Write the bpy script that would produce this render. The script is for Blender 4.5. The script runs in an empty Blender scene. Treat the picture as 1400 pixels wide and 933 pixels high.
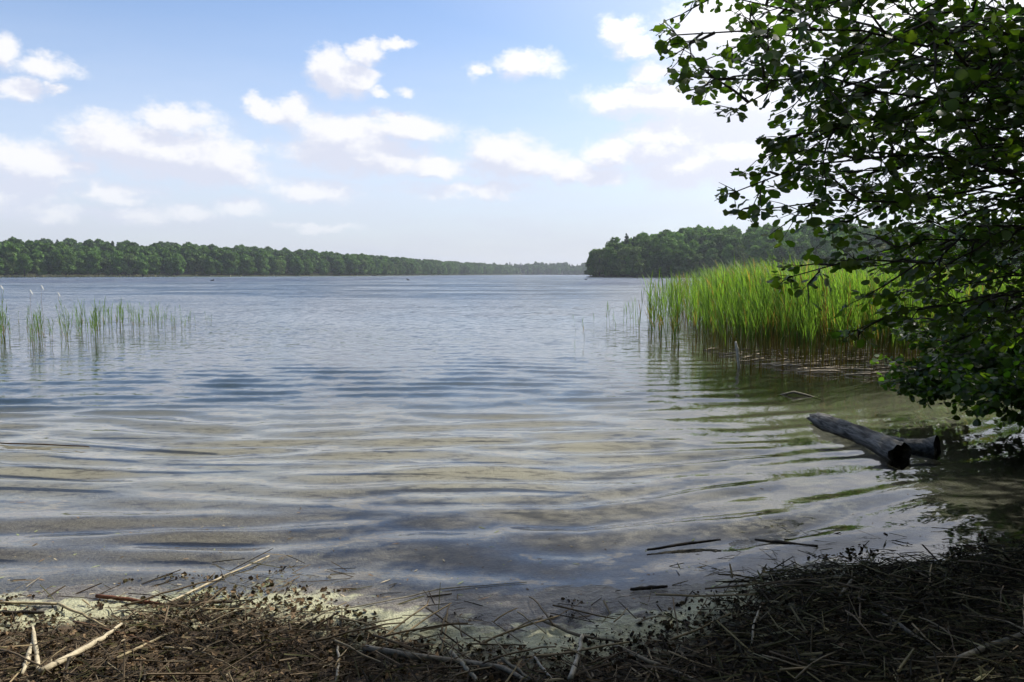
import bpy, math
import numpy as np
R = math.radians
SC = bpy.context.scene
COL = SC.collection
rng = np.random.default_rng(11)

# ------------------------------------------------------------------ camera, sky, sun, exposure
FPX, CX, CY, CAMH = 1100.0, 700.0, 466.5, 1.6
PITCH = math.atan((CY - 375.0) / FPX)
cam = bpy.data.objects.new('camera', bpy.data.cameras.new('camera'))
COL.objects.link(cam)
cam.location = (0, 0, CAMH)
cam.rotation_euler = (R(90) - PITCH, 0, 0)
cam.data.sensor_width = 36
cam.data.lens = 36 * FPX / 1400
cam.data.clip_start = 0.05
cam.data.clip_end = 12000
SC.camera = cam

SUN_AZ, SUN_EL = R(53), R(48)
SUN = np.array([math.sin(SUN_AZ) * math.cos(SUN_EL), math.cos(SUN_AZ) * math.cos(SUN_EL), math.sin(SUN_EL)])
SC.view_settings.view_transform = 'Standard'
SC.view_settings.look = 'None'
SC.view_settings.exposure = 0.5
SC.view_settings.gamma = 1.0
SC.cycles.use_denoising = True
SC.cycles.use_adaptive_sampling = True
SC.cycles.adaptive_threshold = 0.02
SC.cycles.use_adaptive_sampling = True
SC.cycles.adaptive_threshold = 0.02
SC.cycles.max_bounces = 10
SC.cycles.transparent_max_bounces = 12
SC.cycles.diffuse_bounces = 3
SC.cycles.glossy_bounces = 3
SC.cycles.transmission_bounces = 4
SC.cycles.volume_bounces = 0
SC.cycles.sample_clamp_indirect = 4.0
SC.cycles.caustics_reflective = False
SC.cycles.caustics_refractive = False

sun = bpy.data.objects.new('sun', bpy.data.lights.new('sun', 'SUN'))
COL.objects.link(sun)
sun.data.energy = 4.2
sun.data.angle = R(0.53)
sun.data.color = (1.0, 0.95, 0.86)
sun.rotation_euler = (R(90) - SUN_EL, 0, R(180) - SUN_AZ)


class G:
    """small helper to write shader graphs"""
    def __init__(s, tree):
        s.t = tree; s.n = tree.nodes; s.l = tree.links

    def new(s, kind, **kw):
        n = s.n.new(kind)
        for k, v in kw.items():
            setattr(n, k, v)
        return n

    def put(s, sock, v):
        if v is None:
            return
        if isinstance(v, bpy.types.NodeSocket):
            s.l.new(v, sock)
        else:
            sock.default_value = v

    def m(s, op, a, b=None, c=None, clamp=False):
        n = s.new('ShaderNodeMath', operation=op, use_clamp=clamp)
        s.put(n.inputs[0], a)
        s.put(n.inputs[1], b)
        if c is not None:
            s.put(n.inputs[2], c)
        return n.outputs[0]

    def v(s, op, a, b=None, scale=None):
        n = s.new('ShaderNodeVectorMath', operation=op)
        s.put(n.inputs[0], a)
        if b is not None:
            s.put(n.inputs[1], b)
        if scale is not None:
            s.put(n.inputs['Scale'], scale)
        return n.outputs['Value'] if op in ('LENGTH', 'DOT_PRODUCT') else n.outputs[0]

    def xyz(s, x, y, z):
        n = s.new('ShaderNodeCombineXYZ')
        s.put(n.inputs[0], x); s.put(n.inputs[1], y); s.put(n.inputs[2], z)
        return n.outputs[0]

    def sep(s, v):
        n = s.new('ShaderNodeSeparateXYZ'); s.put(n.inputs[0], v)
        return n.outputs

    def noise(s, vec, scale=5, detail=3, rough=0.5, dist=0.0, col=False):
        n = s.new('ShaderNodeTexNoise')
        s.put(n.inputs['Vector'], vec)
        n.inputs['Scale'].default_value = scale
        n.inputs['Detail'].default_value = detail
        n.inputs['Roughness'].default_value = rough
        n.inputs['Distortion'].default_value = dist
        return n.outputs['Color' if col else 'Fac']

    def smooth(s, x, a, b, lo=0.0, hi=1.0):
        n = s.new('ShaderNodeMapRange', interpolation_type='SMOOTHSTEP')
        s.put(n.inputs[0], x)
        n.inputs[1].default_value = a; n.inputs[2].default_value = b
        n.inputs[3].default_value = lo; n.inputs[4].default_value = hi
        return n.outputs[0]

    def mix(s, f, a, b, mode='MIX'):
        n = s.new('ShaderNodeMix', data_type='RGBA', blend_type=mode)
        s.put(n.inputs[0], f)
        s.put(n.inputs[6], a if isinstance(a, bpy.types.NodeSocket) else (*a, 1))
        s.put(n.inputs[7], b if isinstance(b, bpy.types.NodeSocket) else (*b, 1))
        return n.outputs[2]

    def shmix(s, f, a, b):
        n = s.new('ShaderNodeMixShader')
        s.put(n.inputs[0], f); s.put(n.inputs[1], a); s.put(n.inputs[2], b)
        return n.outputs[0]


def pix_dir(x, y):
    """direction of a photo pixel in world space"""
    a, b = (x - CX) / FPX, (CY - y) / FPX
    return np.array([a, math.cos(PITCH) + b * math.sin(PITCH), -math.sin(PITCH) + b * math.cos(PITCH)])


def at(x, y, d):
    """point at forward distance d (metres along +Y) seen in pixel x, y"""
    v = pix_dir(x, y)
    return np.array([0, 0, CAMH]) + v * (d / v[1])


def on_water(x, y, z=0.0):
    v = pix_dir(x, y)
    return np.array([0, 0, CAMH]) + v * ((z - CAMH) / v[2])


def to_pix(P):
    P = np.atleast_2d(P) - np.array([0, 0, CAMH])
    c, s_ = math.cos(PITCH), math.sin(PITCH)
    f = P[:, 1] * c - P[:, 2] * s_
    u = P[:, 1] * s_ + P[:, 2] * c
    f = np.where(f < 0.05, 0.05, f)
    return CX + FPX * P[:, 0] / f, CY - FPX * u / f


# ---- sky: Nishita + procedural cumulus clouds
world = bpy.data.worlds.new('World')
SC.world = world
world.use_nodes = True
wt = world.node_tree
wt.nodes.clear()
g = G(wt)
sky = g.new('ShaderNodeTexSky', sky_type='NISHITA')
sky.sun_disc = False
sky.sun_elevation = SUN_EL
sky.sun_rotation = SUN_AZ
sky.air_density = 1.0
sky.dust_density = 0.6
sky.ozone_density = 1.6

CLOUDS = [  # px, py, half width, half height of the cloud heaps
    (2, 70, 24, 22), (62, 90, 40, 15), (22, 122, 36, 14), (78, 121, 18, 7),
    (244, 162, 58, 20), (222, 158, 40, 14),
    (40, 226, 66, 30), (122, 224, 26, 14), (20, 265, 70, 20),
    (160, 190, 70, 28), (230, 208, 110, 34), (300, 222, 70, 30), (290, 240, 80, 16),
    (352, 148, 16, 18), (408, 153, 24, 20), (375, 160, 30, 14),
    (455, 97, 38, 30), (488, 105, 30, 26), (500, 70, 24, 16), (540, 60, 32, 8), (556, 128, 14, 9), (520,128,16,6),
    (722, 88, 52, 17), (700, 90, 30, 12), (653, 95, 14, 10),
    (470, 185, 84, 28), (560, 178, 70, 18), (480, 208, 100, 28), (530, 222, 50, 18),
    (590, 230, 44, 18), (440, 258, 60, 18), (412, 262, 40, 16),
    (682, 212, 52, 30), (720, 226, 70, 26), (640, 258, 110, 12),
    (840, 214, 50, 24), (900, 208, 60, 26), (800, 235, 90, 18), (950, 225, 90, 34), (930, 190, 90, 28),
    (870, 133, 84, 20), (900, 140, 70, 24), (850, 42, 32, 20), (870, 65, 30, 18), (905, 95, 40, 16),
    (1010, 60, 120, 60), (1020, 140, 120, 50), (1010, 210, 110, 40), (1180, 60, 190, 90), (1200, 200, 200, 90),
    (1380, 90, 150, 120), (1450, 220, 150, 60),
    (160, 262, 60, 14), (330, 285, 50, 14), (265, 290, 36, 14), (180, 296, 60, 12), (440, 310, 60, 7), (60, 290, 90, 14),
]

grp = bpy.data.node_groups.new('cloud_heaps', 'ShaderNodeTree')
grp.interface.new_socket('Az', in_out='INPUT', socket_type='NodeSocketFloat')
grp.interface.new_socket('El', in_out='INPUT', socket_type='NodeSocketFloat')
grp.interface.new_socket('Mask', in_out='OUTPUT', socket_type='NodeSocketFloat')
h = G(grp)
gi, go = h.new('NodeGroupInput'), h.new('NodeGroupOutput')
AE = h.xyz(gi.outputs[0], gi.outputs[1], 0.0)
acc = None
for (px, py, hw, hh) in CLOUDS:
    d = pix_dir(px, py); d = d / np.linalg.norm(d)
    az, el = math.atan2(d[0], d[1]), math.asin(d[2])
    k = FPX * (1 + ((px - CX) / FPX) ** 2) ** 0.5
    vm = h.new('ShaderNodeVectorMath', operation='MULTIPLY_ADD')
    h.put(vm.inputs[0], AE); vm.inputs[1].default_value = (k / hw / 1.25, FPX / hh / 1.28, 0); vm.inputs[2].default_value = (-az * k / hw / 1.25, -el * FPX / hh / 1.28, 0)
    w_ = min(1.0, 0.45 + hh / 60)
    e = h.m('MULTIPLY_ADD', h.v('LENGTH', vm.outputs[0]), -w_, w_)
    acc = e if acc is None else h.m('MAXIMUM', acc, e)
# away from the charted heaps the same kind of broken cumulus goes on round the sky
h.l.new(acc, go.inputs[0])

tc = g.new('ShaderNodeTexCoord')
D = g.v('NORMALIZE', tc.outputs['Generated'])
dx, dy, dz = g.sep(D)
AZ = g.m('ARCTAN2', dx, dy)
EL = g.m('ARCSINE', g.m('MINIMUM', g.m('MAXIMUM', dz, -1.0), 1.0))
EP = g.xyz(g.m('MULTIPLY', AZ, 1.0), g.m('MULTIPLY', EL, 1.5), 0.0)


# broken cumulus of the same kind goes on round the rest of the sky, on a flat cloud layer
zz = g.m('ADD', g.m('MAXIMUM', dz, 0.0), 0.12)
flat = g.xyz(g.m('DIVIDE', dx, zz), g.m('DIVIDE', dy, zz), 0.0)
gen = g.m('MULTIPLY', g.m('SUBTRACT', g.noise(flat, 1.3, 3, 0.6), 0.56), 2.4)
outm = g.m('MAXIMUM', g.smooth(g.m('ABSOLUTE', AZ), 0.62, 0.85), g.smooth(EL, 0.36, 0.5))
gen = g.m('SUBTRACT', gen, g.m('SUBTRACT', 1.0, outm))


def cloud_field(ofs_az, ofs_el, dt=4):
    vec = EP if not ofs_az else g.v('ADD', EP, (ofs_az, ofs_el * 1.5, 0.0))
    s2 = g.sep(g.noise(vec, 22, dt, 0.66, col=True))
    ax = g.m('MULTIPLY_ADD', g.m('SUBTRACT', s2[0], 0.5), 0.05, g.m('ADD', AZ, ofs_az))
    ee = g.m('MULTIPLY_ADD', g.m('SUBTRACT', s2[1], 0.5), 0.04, g.m('ADD', EL, ofs_el))
    n = g.new('ShaderNodeGroup'); n.node_tree = grp
    g.put(n.inputs[0], ax); g.put(n.inputs[1], ee)
    base = g.m('MAXIMUM', n.outputs[0], gen)
    return g.m('MULTIPLY_ADD', g.m('SUBTRACT', s2[2], 0.5), 0.95, base)


F0 = cloud_field(0, 0, 6)
F1 = cloud_field(0.010, 0.022, 4)          # sampled a little towards the sun: gives lit tops and grey undersides
dens = g.smooth(F0, -0.02, 0.5)
lit = g.smooth(g.m('SUBTRACT', F1, g.m('MULTIPLY', F0, 0.6)), -0.22, 0.34)
# thin veil near the horizon and towards the sun
sund = g.v('DOT_PRODUCT', D, tuple(float(c) for c in SUN))
veil_n = g.noise(g.v('MULTIPLY', EP, (1.0, 3.2, 0.0)), 6, 4, 0.6)
lowv = g.smooth(EL, 0.0, 0.36, 1.0, 0.0)
veil = g.m('MULTIPLY', lowv, g.m('MULTIPLY_ADD', veil_n, 0.6, 0.52), clamp=True)
sunv = g.smooth(sund, 0.48, 0.97)
veil = g.m('MAXIMUM', veil, g.m('MULTIPLY', sunv, 0.8))
skyc = g.mix(1.0, sky.outputs[0], (1.02, 1.07, 1.18), 'MULTIPLY')
veilc = g.mix(sunv, g.mix(g.smooth(EL, 0.02, 0.14), (4.7, 4.95, 5.7), (5.7, 6.1, 7.1)), (10.5, 10.6, 10.9))
base = g.mix(veil, skyc, veilc)
cshade = g.mix(sunv, (5.3, 5.55, 6.5), (8.8, 9.0, 9.6))
clit = g.mix(sunv, (7.15, 7.15, 7.35), (12.0, 11.9, 11.8))
cl = g.mix(lit, clit, cshade)
fade = g.smooth(EL, 0.02, 0.13, 0.35, 0.97)
full = g.mix(g.m('MULTIPLY', dens, fade), base, cl)
bg = g.new('ShaderNodeBackground')
g.put(bg.inputs[0], full)
bg.inputs[1].default_value = 0.1
wo = g.new('ShaderNodeOutputWorld')
g.l.new(bg.outputs[0], wo.inputs[0])
world.cycles.sampling_method = 'MANUAL'
world.cycles.sample_map_resolution = 256


# ------------------------------------------------------------------ helpers
def vnoise(x, y, seed=0):
    xi, yi = np.floor(x).astype(np.int64), np.floor(y).astype(np.int64)
    fx, fy = x - xi, y - yi
    fx, fy = fx * fx * (3 - 2 * fx), fy * fy * (3 - 2 * fy)

    def hsh(a, b):
        n = (a * 374761393 + b * 668265263 + seed * 974711) & 0x7fffffff
        n = ((n ^ (n >> 13)) * 1274126177) & 0x7fffffff
        return ((n ^ (n >> 16)) & 0xffff) / 65535.0
    a, b, c, d = hsh(xi, yi), hsh(xi + 1, yi), hsh(xi, yi + 1), hsh(xi + 1, yi + 1)
    return (a * (1 - fx) + b * fx) * (1 - fy) + (c * (1 - fx) + d * fx) * fy


def fbm(x, y, oct=4, seed=0, gain=0.5):
    s, a, t = 0.0, 1.0, 0.0
    for i in range(oct):
        s = s + a * vnoise(x * 2 ** i + 17.3 * i, y * 2 ** i - 9.1 * i, seed + i)
        t += a; a *= gain
    return s / t


def norm(v):
    v = np.asarray(v, float)
    return v / np.maximum(np.linalg.norm(v, axis=-1, keepdims=True), 1e-9)


class Acc:
    """collects shapes into one mesh"""
    def __init__(s):
        s.v, s.f, s.fs, s.c, s.n = [], [], [], [], 0

    def add(s, v, faces, col=None):
        """faces: list of index tuples, or an (m,k) array"""
        v = np.asarray(v, float).reshape(-1, 3)
        if isinstance(faces, np.ndarray):
            s.f.append((faces + s.n).ravel()); s.fs.append(np.full(len(faces), faces.shape[1]))
        else:
            s.f.append(np.array([i + s.n for f in faces for i in f])); s.fs.append(np.array([len(f) for f in faces]))
        s.v.append(v)
        c = np.ones((len(v), 3)) if col is None else np.broadcast_to(np.asarray(col, float), (len(v), 3))
        s.c.append(c)
        s.n += len(v)
        return s

    def many(s, bv, bf, M, T, col=None):
        """copies of a base shape: M (n,3,3) rotation*scale, T (n,3), col (n,3) or (n,k,3)"""
        n, k = len(T), len(bv)
        v = np.einsum('nij,kj->nki', M, bv) + T[:, None, :]
        c = None
        if col is not None:
            c = np.asarray(col, float)
            if c.ndim == 2:
                c = np.repeat(c[:, None, :], k, 1)
            c = c.reshape(-1, 3)
        off = (np.arange(n) * k)[:, None]
        sizes = sorted(set(len(f) for f in bf))
        first = True
        base_n = s.n
        for sz in sizes:
            ff = np.array([f for f in bf if len(f) == sz]).reshape(1, -1) + off
            s.f.append((ff + base_n).ravel()); s.fs.append(np.full(n * sum(len(f) == sz for f in bf), sz))
        s.v.append(v.reshape(-1, 3))
        s.c.append(np.ones((n * k, 3)) if c is None else c)
        s.n += n * k
        return s

    def mesh(s, name, mat, smooth=True):
        me = bpy.data.meshes.new(name)
        v = np.concatenate(s.v); f = np.concatenate(s.f).astype(np.int32); fs = np.concatenate(s.fs).astype(np.int32)
        me.vertices.add(len(v)); me.vertices.foreach_set('co', v.astype(np.float32).ravel())
        me.loops.add(len(f)); me.loops.foreach_set('vertex_index', f)
        me.polygons.add(len(fs)); me.polygons.foreach_set('loop_start', np.concatenate([[0], np.cumsum(fs)[:-1]]).astype(np.int32))
        me.update(calc_edges=True)
        me.polygons.foreach_set('use_smooth', np.full(len(fs), smooth))
        ca = me.color_attributes.new('Col', 'FLOAT_COLOR', 'POINT')
        c = np.concatenate(s.c)
        ca.data.foreach_set('color', np.concatenate([c, np.ones((len(c), 1))], 1).astype(np.float32).ravel())
        me.materials.append(mat)
        return me

    def build(s, name, mat, parent=None, smooth=True):
        return link(name, s.mesh(name, mat, smooth), parent)


def link(name, data, parent=None, loc=None, rotz=None, scale=None):
    o = bpy.data.objects.new(name, data)
    COL.objects.link(o)
    if parent is not None:
        o.parent = parent
    if loc is not None:
        o.location = tuple(float(c) for c in loc)
    if rotz is not None:
        o.rotation_euler = (0, 0, rotz)
    if scale is not None:
        o.scale = (scale,) * 3 if np.isscalar(scale) else tuple(scale)
    return o


def tag(o, label, cat, group=None, kind=None):
    o['label'] = label
    o['category'] = cat
    if group:
        o['group'] = group
    if kind:
        o['kind'] = kind
    return o


def tube(pts, rad, sides=6, cap=True, rough=0.0, seed=0):
    pts = np.asarray(pts, float); n = len(pts)
    rad = np.broadcast_to(np.asarray(rad, float), (n,))
    tg = norm(np.gradient(pts, axis=0))
    ref = np.array([0, 0, 1.0]) if abs(tg[:, 2]).mean() < 0.8 else np.array([1.0, 0, 0])
    u = norm(np.cross(tg, ref)); w = np.cross(tg, u)
    a = np.linspace(0, 2 * np.pi, sides, endpoint=False)
    rr = rad[:, None] * np.ones((1, sides))
    if rough:
        r2 = np.random.default_rng(seed)
        rr = rr * (1 + rough * (r2.random((n, sides)) - 0.5) + rough * (r2.random((1, sides)) - 0.5))
    ring = pts[:, None, :] + rr[..., None] * (np.cos(a)[None, :, None] * u[:, None, :] + np.sin(a)[None, :, None] * w[:, None, :])
    v = ring.reshape(-1, 3)
    f = []
    for i in range(n - 1):
        for j in range(sides):
            k = (j + 1) % sides
            f.append((i * sides + j, i * sides + k, (i + 1) * sides + k, (i + 1) * sides + j))
    if cap:
        f.append(tuple(range(sides))[::-1]); f.append(tuple(range((n - 1) * sides, n * sides)))
    return v, f


def bend(a, b, n=6, wob=0.02, sag=0.0, r=None):
    r = r or rng
    a, b = np.asarray(a, float), np.asarray(b, float)
    t = np.linspace(0, 1, n)[:, None]
    L = np.linalg.norm(b - a)
    p = a + (b - a) * t
    w = r.normal(0, 1, (n, 3)) * wob * L * np.sin(np.pi * t) ** 0.6
    p = p + w
    p[:, 2] += sag * L * np.sin(np.pi * t[:, 0])
    return p


def rot_from(x, up):
    """rotation with local +X along x and local Z near up; arrays (n,3)"""
    x = norm(x)
    y = norm(np.cross(up, x)); z = np.cross(x, y)
    return np.stack([x, y, z], -1)


# ------------------------------------------------------------------ materials
def mat_new(name):
    m = bpy.data.materials.new(name); m.use_nodes = True
    m.node_tree.nodes.clear()
    gg = G(m.node_tree)
    out = gg.new('ShaderNodeOutputMaterial')
    return m, gg, out


def principled(gg, col, rough=0.7, spec=0.3, normal=None):
    p = gg.new('ShaderNodeBsdfPrincipled')
    gg.put(p.inputs['Base Color'], col if isinstance(col, bpy.types.NodeSocket) else (*col, 1))
    gg.put(p.inputs['Roughness'], rough)
    p.inputs['Specular IOR Level'].default_value = spec
    if normal is not None:
        gg.put(p.inputs['Normal'], normal)
    return p.outputs[0]


def attr_col(gg):
    return gg.new('ShaderNodeAttribute', attribute_name='Col').outputs['Color']


def bump(gg, hgt, strength=0.5, dist=0.01):
    b = gg.new('ShaderNodeBump')
    b.inputs['Strength'].default_value = strength
    b.inputs['Distance'].default_value = dist
    gg.put(b.inputs['Height'], hgt)
    return b.outputs[0]


def leaf_mat(name, tint=(1, 1, 1), transl=0.45, var=0.35, trans_tint=(1.25, 1.35, 0.55), rough=0.45, spec=0.35, nscale=3.0):
    m, gg, out = mat_new(name)
    geo = gg.new('ShaderNodeNewGeometry')
    oi = gg.new('ShaderNodeObjectInfo')
    n = gg.noise(geo.outputs['Position'], nscale, 2, 0.5)
    k = gg.m('ADD', gg.m('MULTIPLY', gg.m('SUBTRACT', n, 0.5), var * 2), gg.m('MULTIPLY_ADD', gg.m('SUBTRACT', oi.outputs['Random'], 0.5), var, 1.0))
    c = gg.mix(1.0, attr_col(gg), tint, 'MULTIPLY')
    c = gg.v('SCALE', c, scale=k)
    d = principled(gg, c, rough, spec)
    t = gg.new('ShaderNodeBsdfTranslucent')
    gg.put(t.inputs[0], gg.v('MULTIPLY', c, tuple(trans_tint)))
    gg.l.new(gg.shmix(transl, d, t.outputs[0]), out.inputs[0])
    return m


def bark_mat(name, a, b, scale=14, rough=0.85, bumpd=0.012, stretch=(1, 1, 1)):
    m, gg, out = mat_new(name)
    tcn = gg.new('ShaderNodeTexCoord')
    n = gg.noise(gg.v('MULTIPLY', tcn.outputs['Object'], stretch), scale, 5, 0.65, 0.4)
    c = gg.mix(gg.smooth(n, 0.32, 0.68), a, b)
    c = gg.mix(1.0, c, attr_col(gg), 'MULTIPLY')
    gg.l.new(principled(gg, c, rough, 0.2, bump(gg, n, 0.7, bumpd)), out.inputs[0])
    return m


M_LEAF = leaf_mat('alder_leaf', (1, 1, 1), 0.52, 0.45, (1.9, 2.4, 0.5), 0.38, 0.4, 2.5)
M_BARK = bark_mat('alder_bark', (0.035, 0.03, 0.024), (0.09, 0.08, 0.065))
M_REED = leaf_mat('reed_green', (1, 1, 1), 0.55, 0.22, (1.25, 1.35, 0.55), 0.5, 0.3, 0.8)
M_FOREST = leaf_mat('forest_leaf', (1, 1, 1), 0.25, 0.5, (1.1, 1.2, 0.6), 0.7, 0.1, 0.05)
M_STRAW = leaf_mat('dry_straw', (1, 1, 1), 0.12, 0.25, (1.1, 1.0, 0.8), 0.75, 0.15, 4)
M_DRIFT = bark_mat('driftwood', (0.04, 0.037, 0.033), (0.21, 0.2, 0.18), 26, 0.85, 0.03, (1, 0.14, 1))
M_WOOD = bark_mat('stick_wood', (0.55, 0.55, 0.55), (1, 1, 1), 40, 0.8, 0.004)


# ------------------------------------------------------------------ shoreline and ground
SH_X = np.array([-3000, -60, -20, -8, -4, -2.43, -1.6, -0.95, -0.3, 0.2, 0.6, 0.95, 1.3, 1.75, 2.2, 3.4, 4.6, 6.0, 8.0, 12.0, 20.0, 60, 3000.])
SH_Y = np.array([2.5, 2.5, 2.9, 3.6, 3.9, 3.88, 3.97, 3.92, 3.8, 3.76, 3.82, 3.92, 4.12, 4.28, 4.38, 4.62, 5.35, 8.0, 10.4, 14.0, 19.0, 30., 60.])


def shore_t(x, y):
    ys = np.interp(x, SH_X, SH_Y)
    return y - ys


def scum_w(x):
    """where the strip of scum and weed at the water line is wider"""
    return 0.42 * np.exp(-((x - 0.1) / 0.95) ** 2) + 0.20 * np.exp(-((x + 2.15) / 0.5) ** 2)


def ground_z(x, y):
    x, y = np.asarray(x, float), np.asarray(y, float)
    t = shore_t(x, y)
    t = t + (fbm(x * 1.3, y * 1.3, 3, 5) - 0.5) * 0.35
    land = -0.003 + 0.075 * np.minimum(-t, 1.5) + 0.12 * np.clip(-t - 1.5, 0, 6)
    # the wrack bank on the right is a step higher
    land = land + 0.035 * np.clip(-t / 0.25, 0, 1) * np.clip((x - 0.7) / 0.8, 0, 1)
    water = -0.035 * np.minimum(t, 1) - 0.055 * np.clip(t - 1, 0, 6) - 0.11 * np.clip(t - 7, 0, 30)
    z = np.where(t < 0, land, -0.003 + water)
    z = z + 0.05 * scum_w(x) * np.exp(-((t + 0.1) / 0.3) ** 2)
    near = np.clip((14 - np.abs(y)) / 8, 0, 1)
    lumps = (fbm(x * 5, y * 5, 4, 9, 0.6) - 0.5) * 0.05 + (fbm(x * 18, y * 18, 4, 3, 0.7) - 0.5) * 0.045
    amp = np.where(t < 0, np.clip(0.22 - t * 2.2, 0.22, 1), np.clip(0.25 - 0.1 * t, 0.08, 0.25))
    return z + lumps * amp * near


def grid_mesh(S, Y, zf, name, mat, soft=1.5, ymin=1.2):
    yy = np.repeat(Y[:, None], len(S), 1)
    xx = S[None, :] * (np.maximum(yy, ymin) + soft)
    z = zf(xx, yy)
    v = np.stack([xx, yy, z], -1).reshape(-1, 3)
    n, k = len(Y), len(S)
    i = np.arange(n - 1)[:, None] * k + np.arange(k - 1)[None, :]
    f = np.stack([i, i + 1, i + k + 1, i + k], -1).reshape(-1, 4)
    a = Acc().add(v, f)
    return a, xx, yy


S_ = np.concatenate([np.linspace(-2.6, -0.85, 50, endpoint=False), np.linspace(-0.85, 1.05, 330), np.linspace(1.05, 2.6, 51)[1:]])
Yg = np.concatenate([np.linspace(-40, 1.2, 20, endpoint=False), np.linspace(1.2, 2.4, 30, endpoint=False), np.linspace(2.4, 5.6, 200, endpoint=False),
                     5.6 * (3000 / 5.6) ** np.linspace(0, 1, 170)])


def mat_ground():
    m, gg, out = mat_new('bank_and_lake_bed')
    geo = gg.new('ShaderNodeNewGeometry')
    P = geo.outputs['Position']
    t = gg.new('ShaderNodeAttribute', attribute_name='shore').outputs['Fac']
    x, y, z = gg.sep(P)
    n1 = gg.noise(P, 1.1, 4, 0.6)
    n2 = gg.noise(P, 6, 5, 0.65)
    n3 = gg.noise(P, 45, 4, 0.65)
    n4 = gg.noise(gg.v('MULTIPLY', P, (2.2, 5.0, 1)), 1.5, 5, 0.7, 0.6)
    tt = gg.m('ADD', t, gg.m('MULTIPLY', gg.m('SUBTRACT', n2, 0.5), 0.9))
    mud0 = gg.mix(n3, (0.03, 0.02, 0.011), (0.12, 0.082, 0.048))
    mud = gg.mix(gg.smooth(gg.m('ADD', x, n1), -0.6, 1.4), mud0, gg.mix(n3, (0.010, 0.009, 0.006), (0.045, 0.036, 0.022)))  # rotted-straw mud on the right, its colour also darkened to deepen the shade
    scum = gg.mix(n3, (0.24, 0.24, 0.14), (0.58, 0.56, 0.36))
    sand = gg.mix(n3, (0.20, 0.18, 0.142), (0.42, 0.395, 0.325))
    # patches of dark rotted leaf litter lying on the sand under water
    patch = gg.m('MULTIPLY', gg.smooth(n4, 0.46, 0.62), gg.smooth(gg.noise(P, 9, 5, 0.75), 0.36, 0.6))
    brown = gg.smooth(gg.m('ADD', t, gg.m('MULTIPLY', gg.m('SUBTRACT', n1, 0.5), 2.4)), 1.0, 3.2, 0.75, 0.0)
    bed = gg.mix(gg.m('MULTIPLY', patch, 0.85), sand, (0.045, 0.036, 0.024))
    bed = gg.mix(gg.m('MULTIPLY', brown, gg.smooth(n3, 0.2, 0.55)), bed, (0.066, 0.055, 0.05))
    # beyond the sandy shelf the bottom is dark weed
    deep = gg.smooth(gg.m('ADD', t, gg.m('MULTIPLY', gg.m('SUBTRACT', n1, 0.5), 4.0)), 4.0, 13.0)
    bed = gg.mix(deep, bed, (0.018, 0.032, 0.03))
    weed = gg.smooth(gg.m('ADD', x, gg.m('MULTIPLY', n1, 2.0)), 1.8, 3.6)
    bed = gg.mix(gg.m('MULTIPLY', weed, 0.9), bed, (0.035, 0.036, 0.012))
    c = gg.mix(gg.smooth(tt, -0.02, 0.12), scum, bed)
    landm = gg.smooth(tt, -0.42, -0.1)
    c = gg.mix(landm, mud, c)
    wet = gg.smooth(t, -0.5, 0.1, 0.85, 0.45)
    gg.l.new(principled(gg, c, wet, 0.3, bump(gg, gg.m('ADD', n3, n2), 0.9, 0.02)), out.inputs[0])
    return m


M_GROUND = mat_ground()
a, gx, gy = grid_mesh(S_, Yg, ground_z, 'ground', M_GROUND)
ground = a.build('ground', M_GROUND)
ground['kind'] = 'structure'
ga = ground.data.attributes.new('shore', 'FLOAT', 'POINT')
ga.data.foreach_set('value', (shore_t(gx, gy) + 0.9 * scum_w(gx) * np.clip(1.0 - shore_t(gx, gy), 0, 1)).astype(np.float32).ravel())

# ------------------------------------------------------------------ water
wr = np.random.default_rng(5)
WAVES = []
for i in range(26):                      # small swell running in to the beach
    lam = 0.30 * 2.6 ** wr.random()
    th = wr.normal(0, 0.17)
    WAVES.append((2 * np.pi / lam, th, wr.random() * 6.28, 0.0036 * (lam / 0.6), 'shore'))
for i in range(48):                      # wind chop further out
    lam = 0.17 * 4 ** wr.random()
    th = wr.normal(0.0, 0.6)
    WAVES.append((2 * np.pi / lam, th, wr.random() * 6.28, 0.0017 * (lam / 0.4) ** 0.9, 'chop'))


def water_z(x, y):
    t = shore_t(x, y)
    yb = y - 0.45 * np.clip(x - 0.4, 0, 6) ** 1.15 * np.exp(-np.clip(t, 0, 99) / 5.0)
    yb = yb + (fbm(x * 0.35, y * 0.5, 2, 21) - 0.5) * 0.9
    z = np.zeros_like(x)
    reach = np.clip((t + 0.15) / 0.8, 0.0, 1)
    env1 = reach * np.clip(1.25 - t / 14, 0.12, 1) * (0.45 + 1.1 * fbm(x * 0.5, y * 0.8, 2, 33))
    env2 = np.clip((t - 1.5) / 8, 0.06, 1.15) * (0.5 + 0.9 * fbm(x * 0.2, y * 0.15, 2, 44))
    calm = 1 - 0.82 * np.clip((x - 1.2) / 2.5, 0, 1) * np.clip((16 - y) / 4, 0, 1)
    # waves shorter than the mesh can carry are left out with distance
    dy = 0.0065 * np.maximum(y, 1.0) + 0.004
    for k, th, ph, A, kind in WAVES:
        ok = np.clip((2 * np.pi / k) / (5 * dy) - 0.6, 0, 1)
        if kind == 'shore':
            z += A * np.sin(k * (yb * math.cos(th) + x * math.sin(th)) + ph) * env1 * ok
        else:
            z += A * np.sin(k * (yb * math.cos(th) + x * math.sin(th)) + ph) * env2 * ok
    return z * calm * np.clip((260 - y) / 120, 0, 1)


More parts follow.
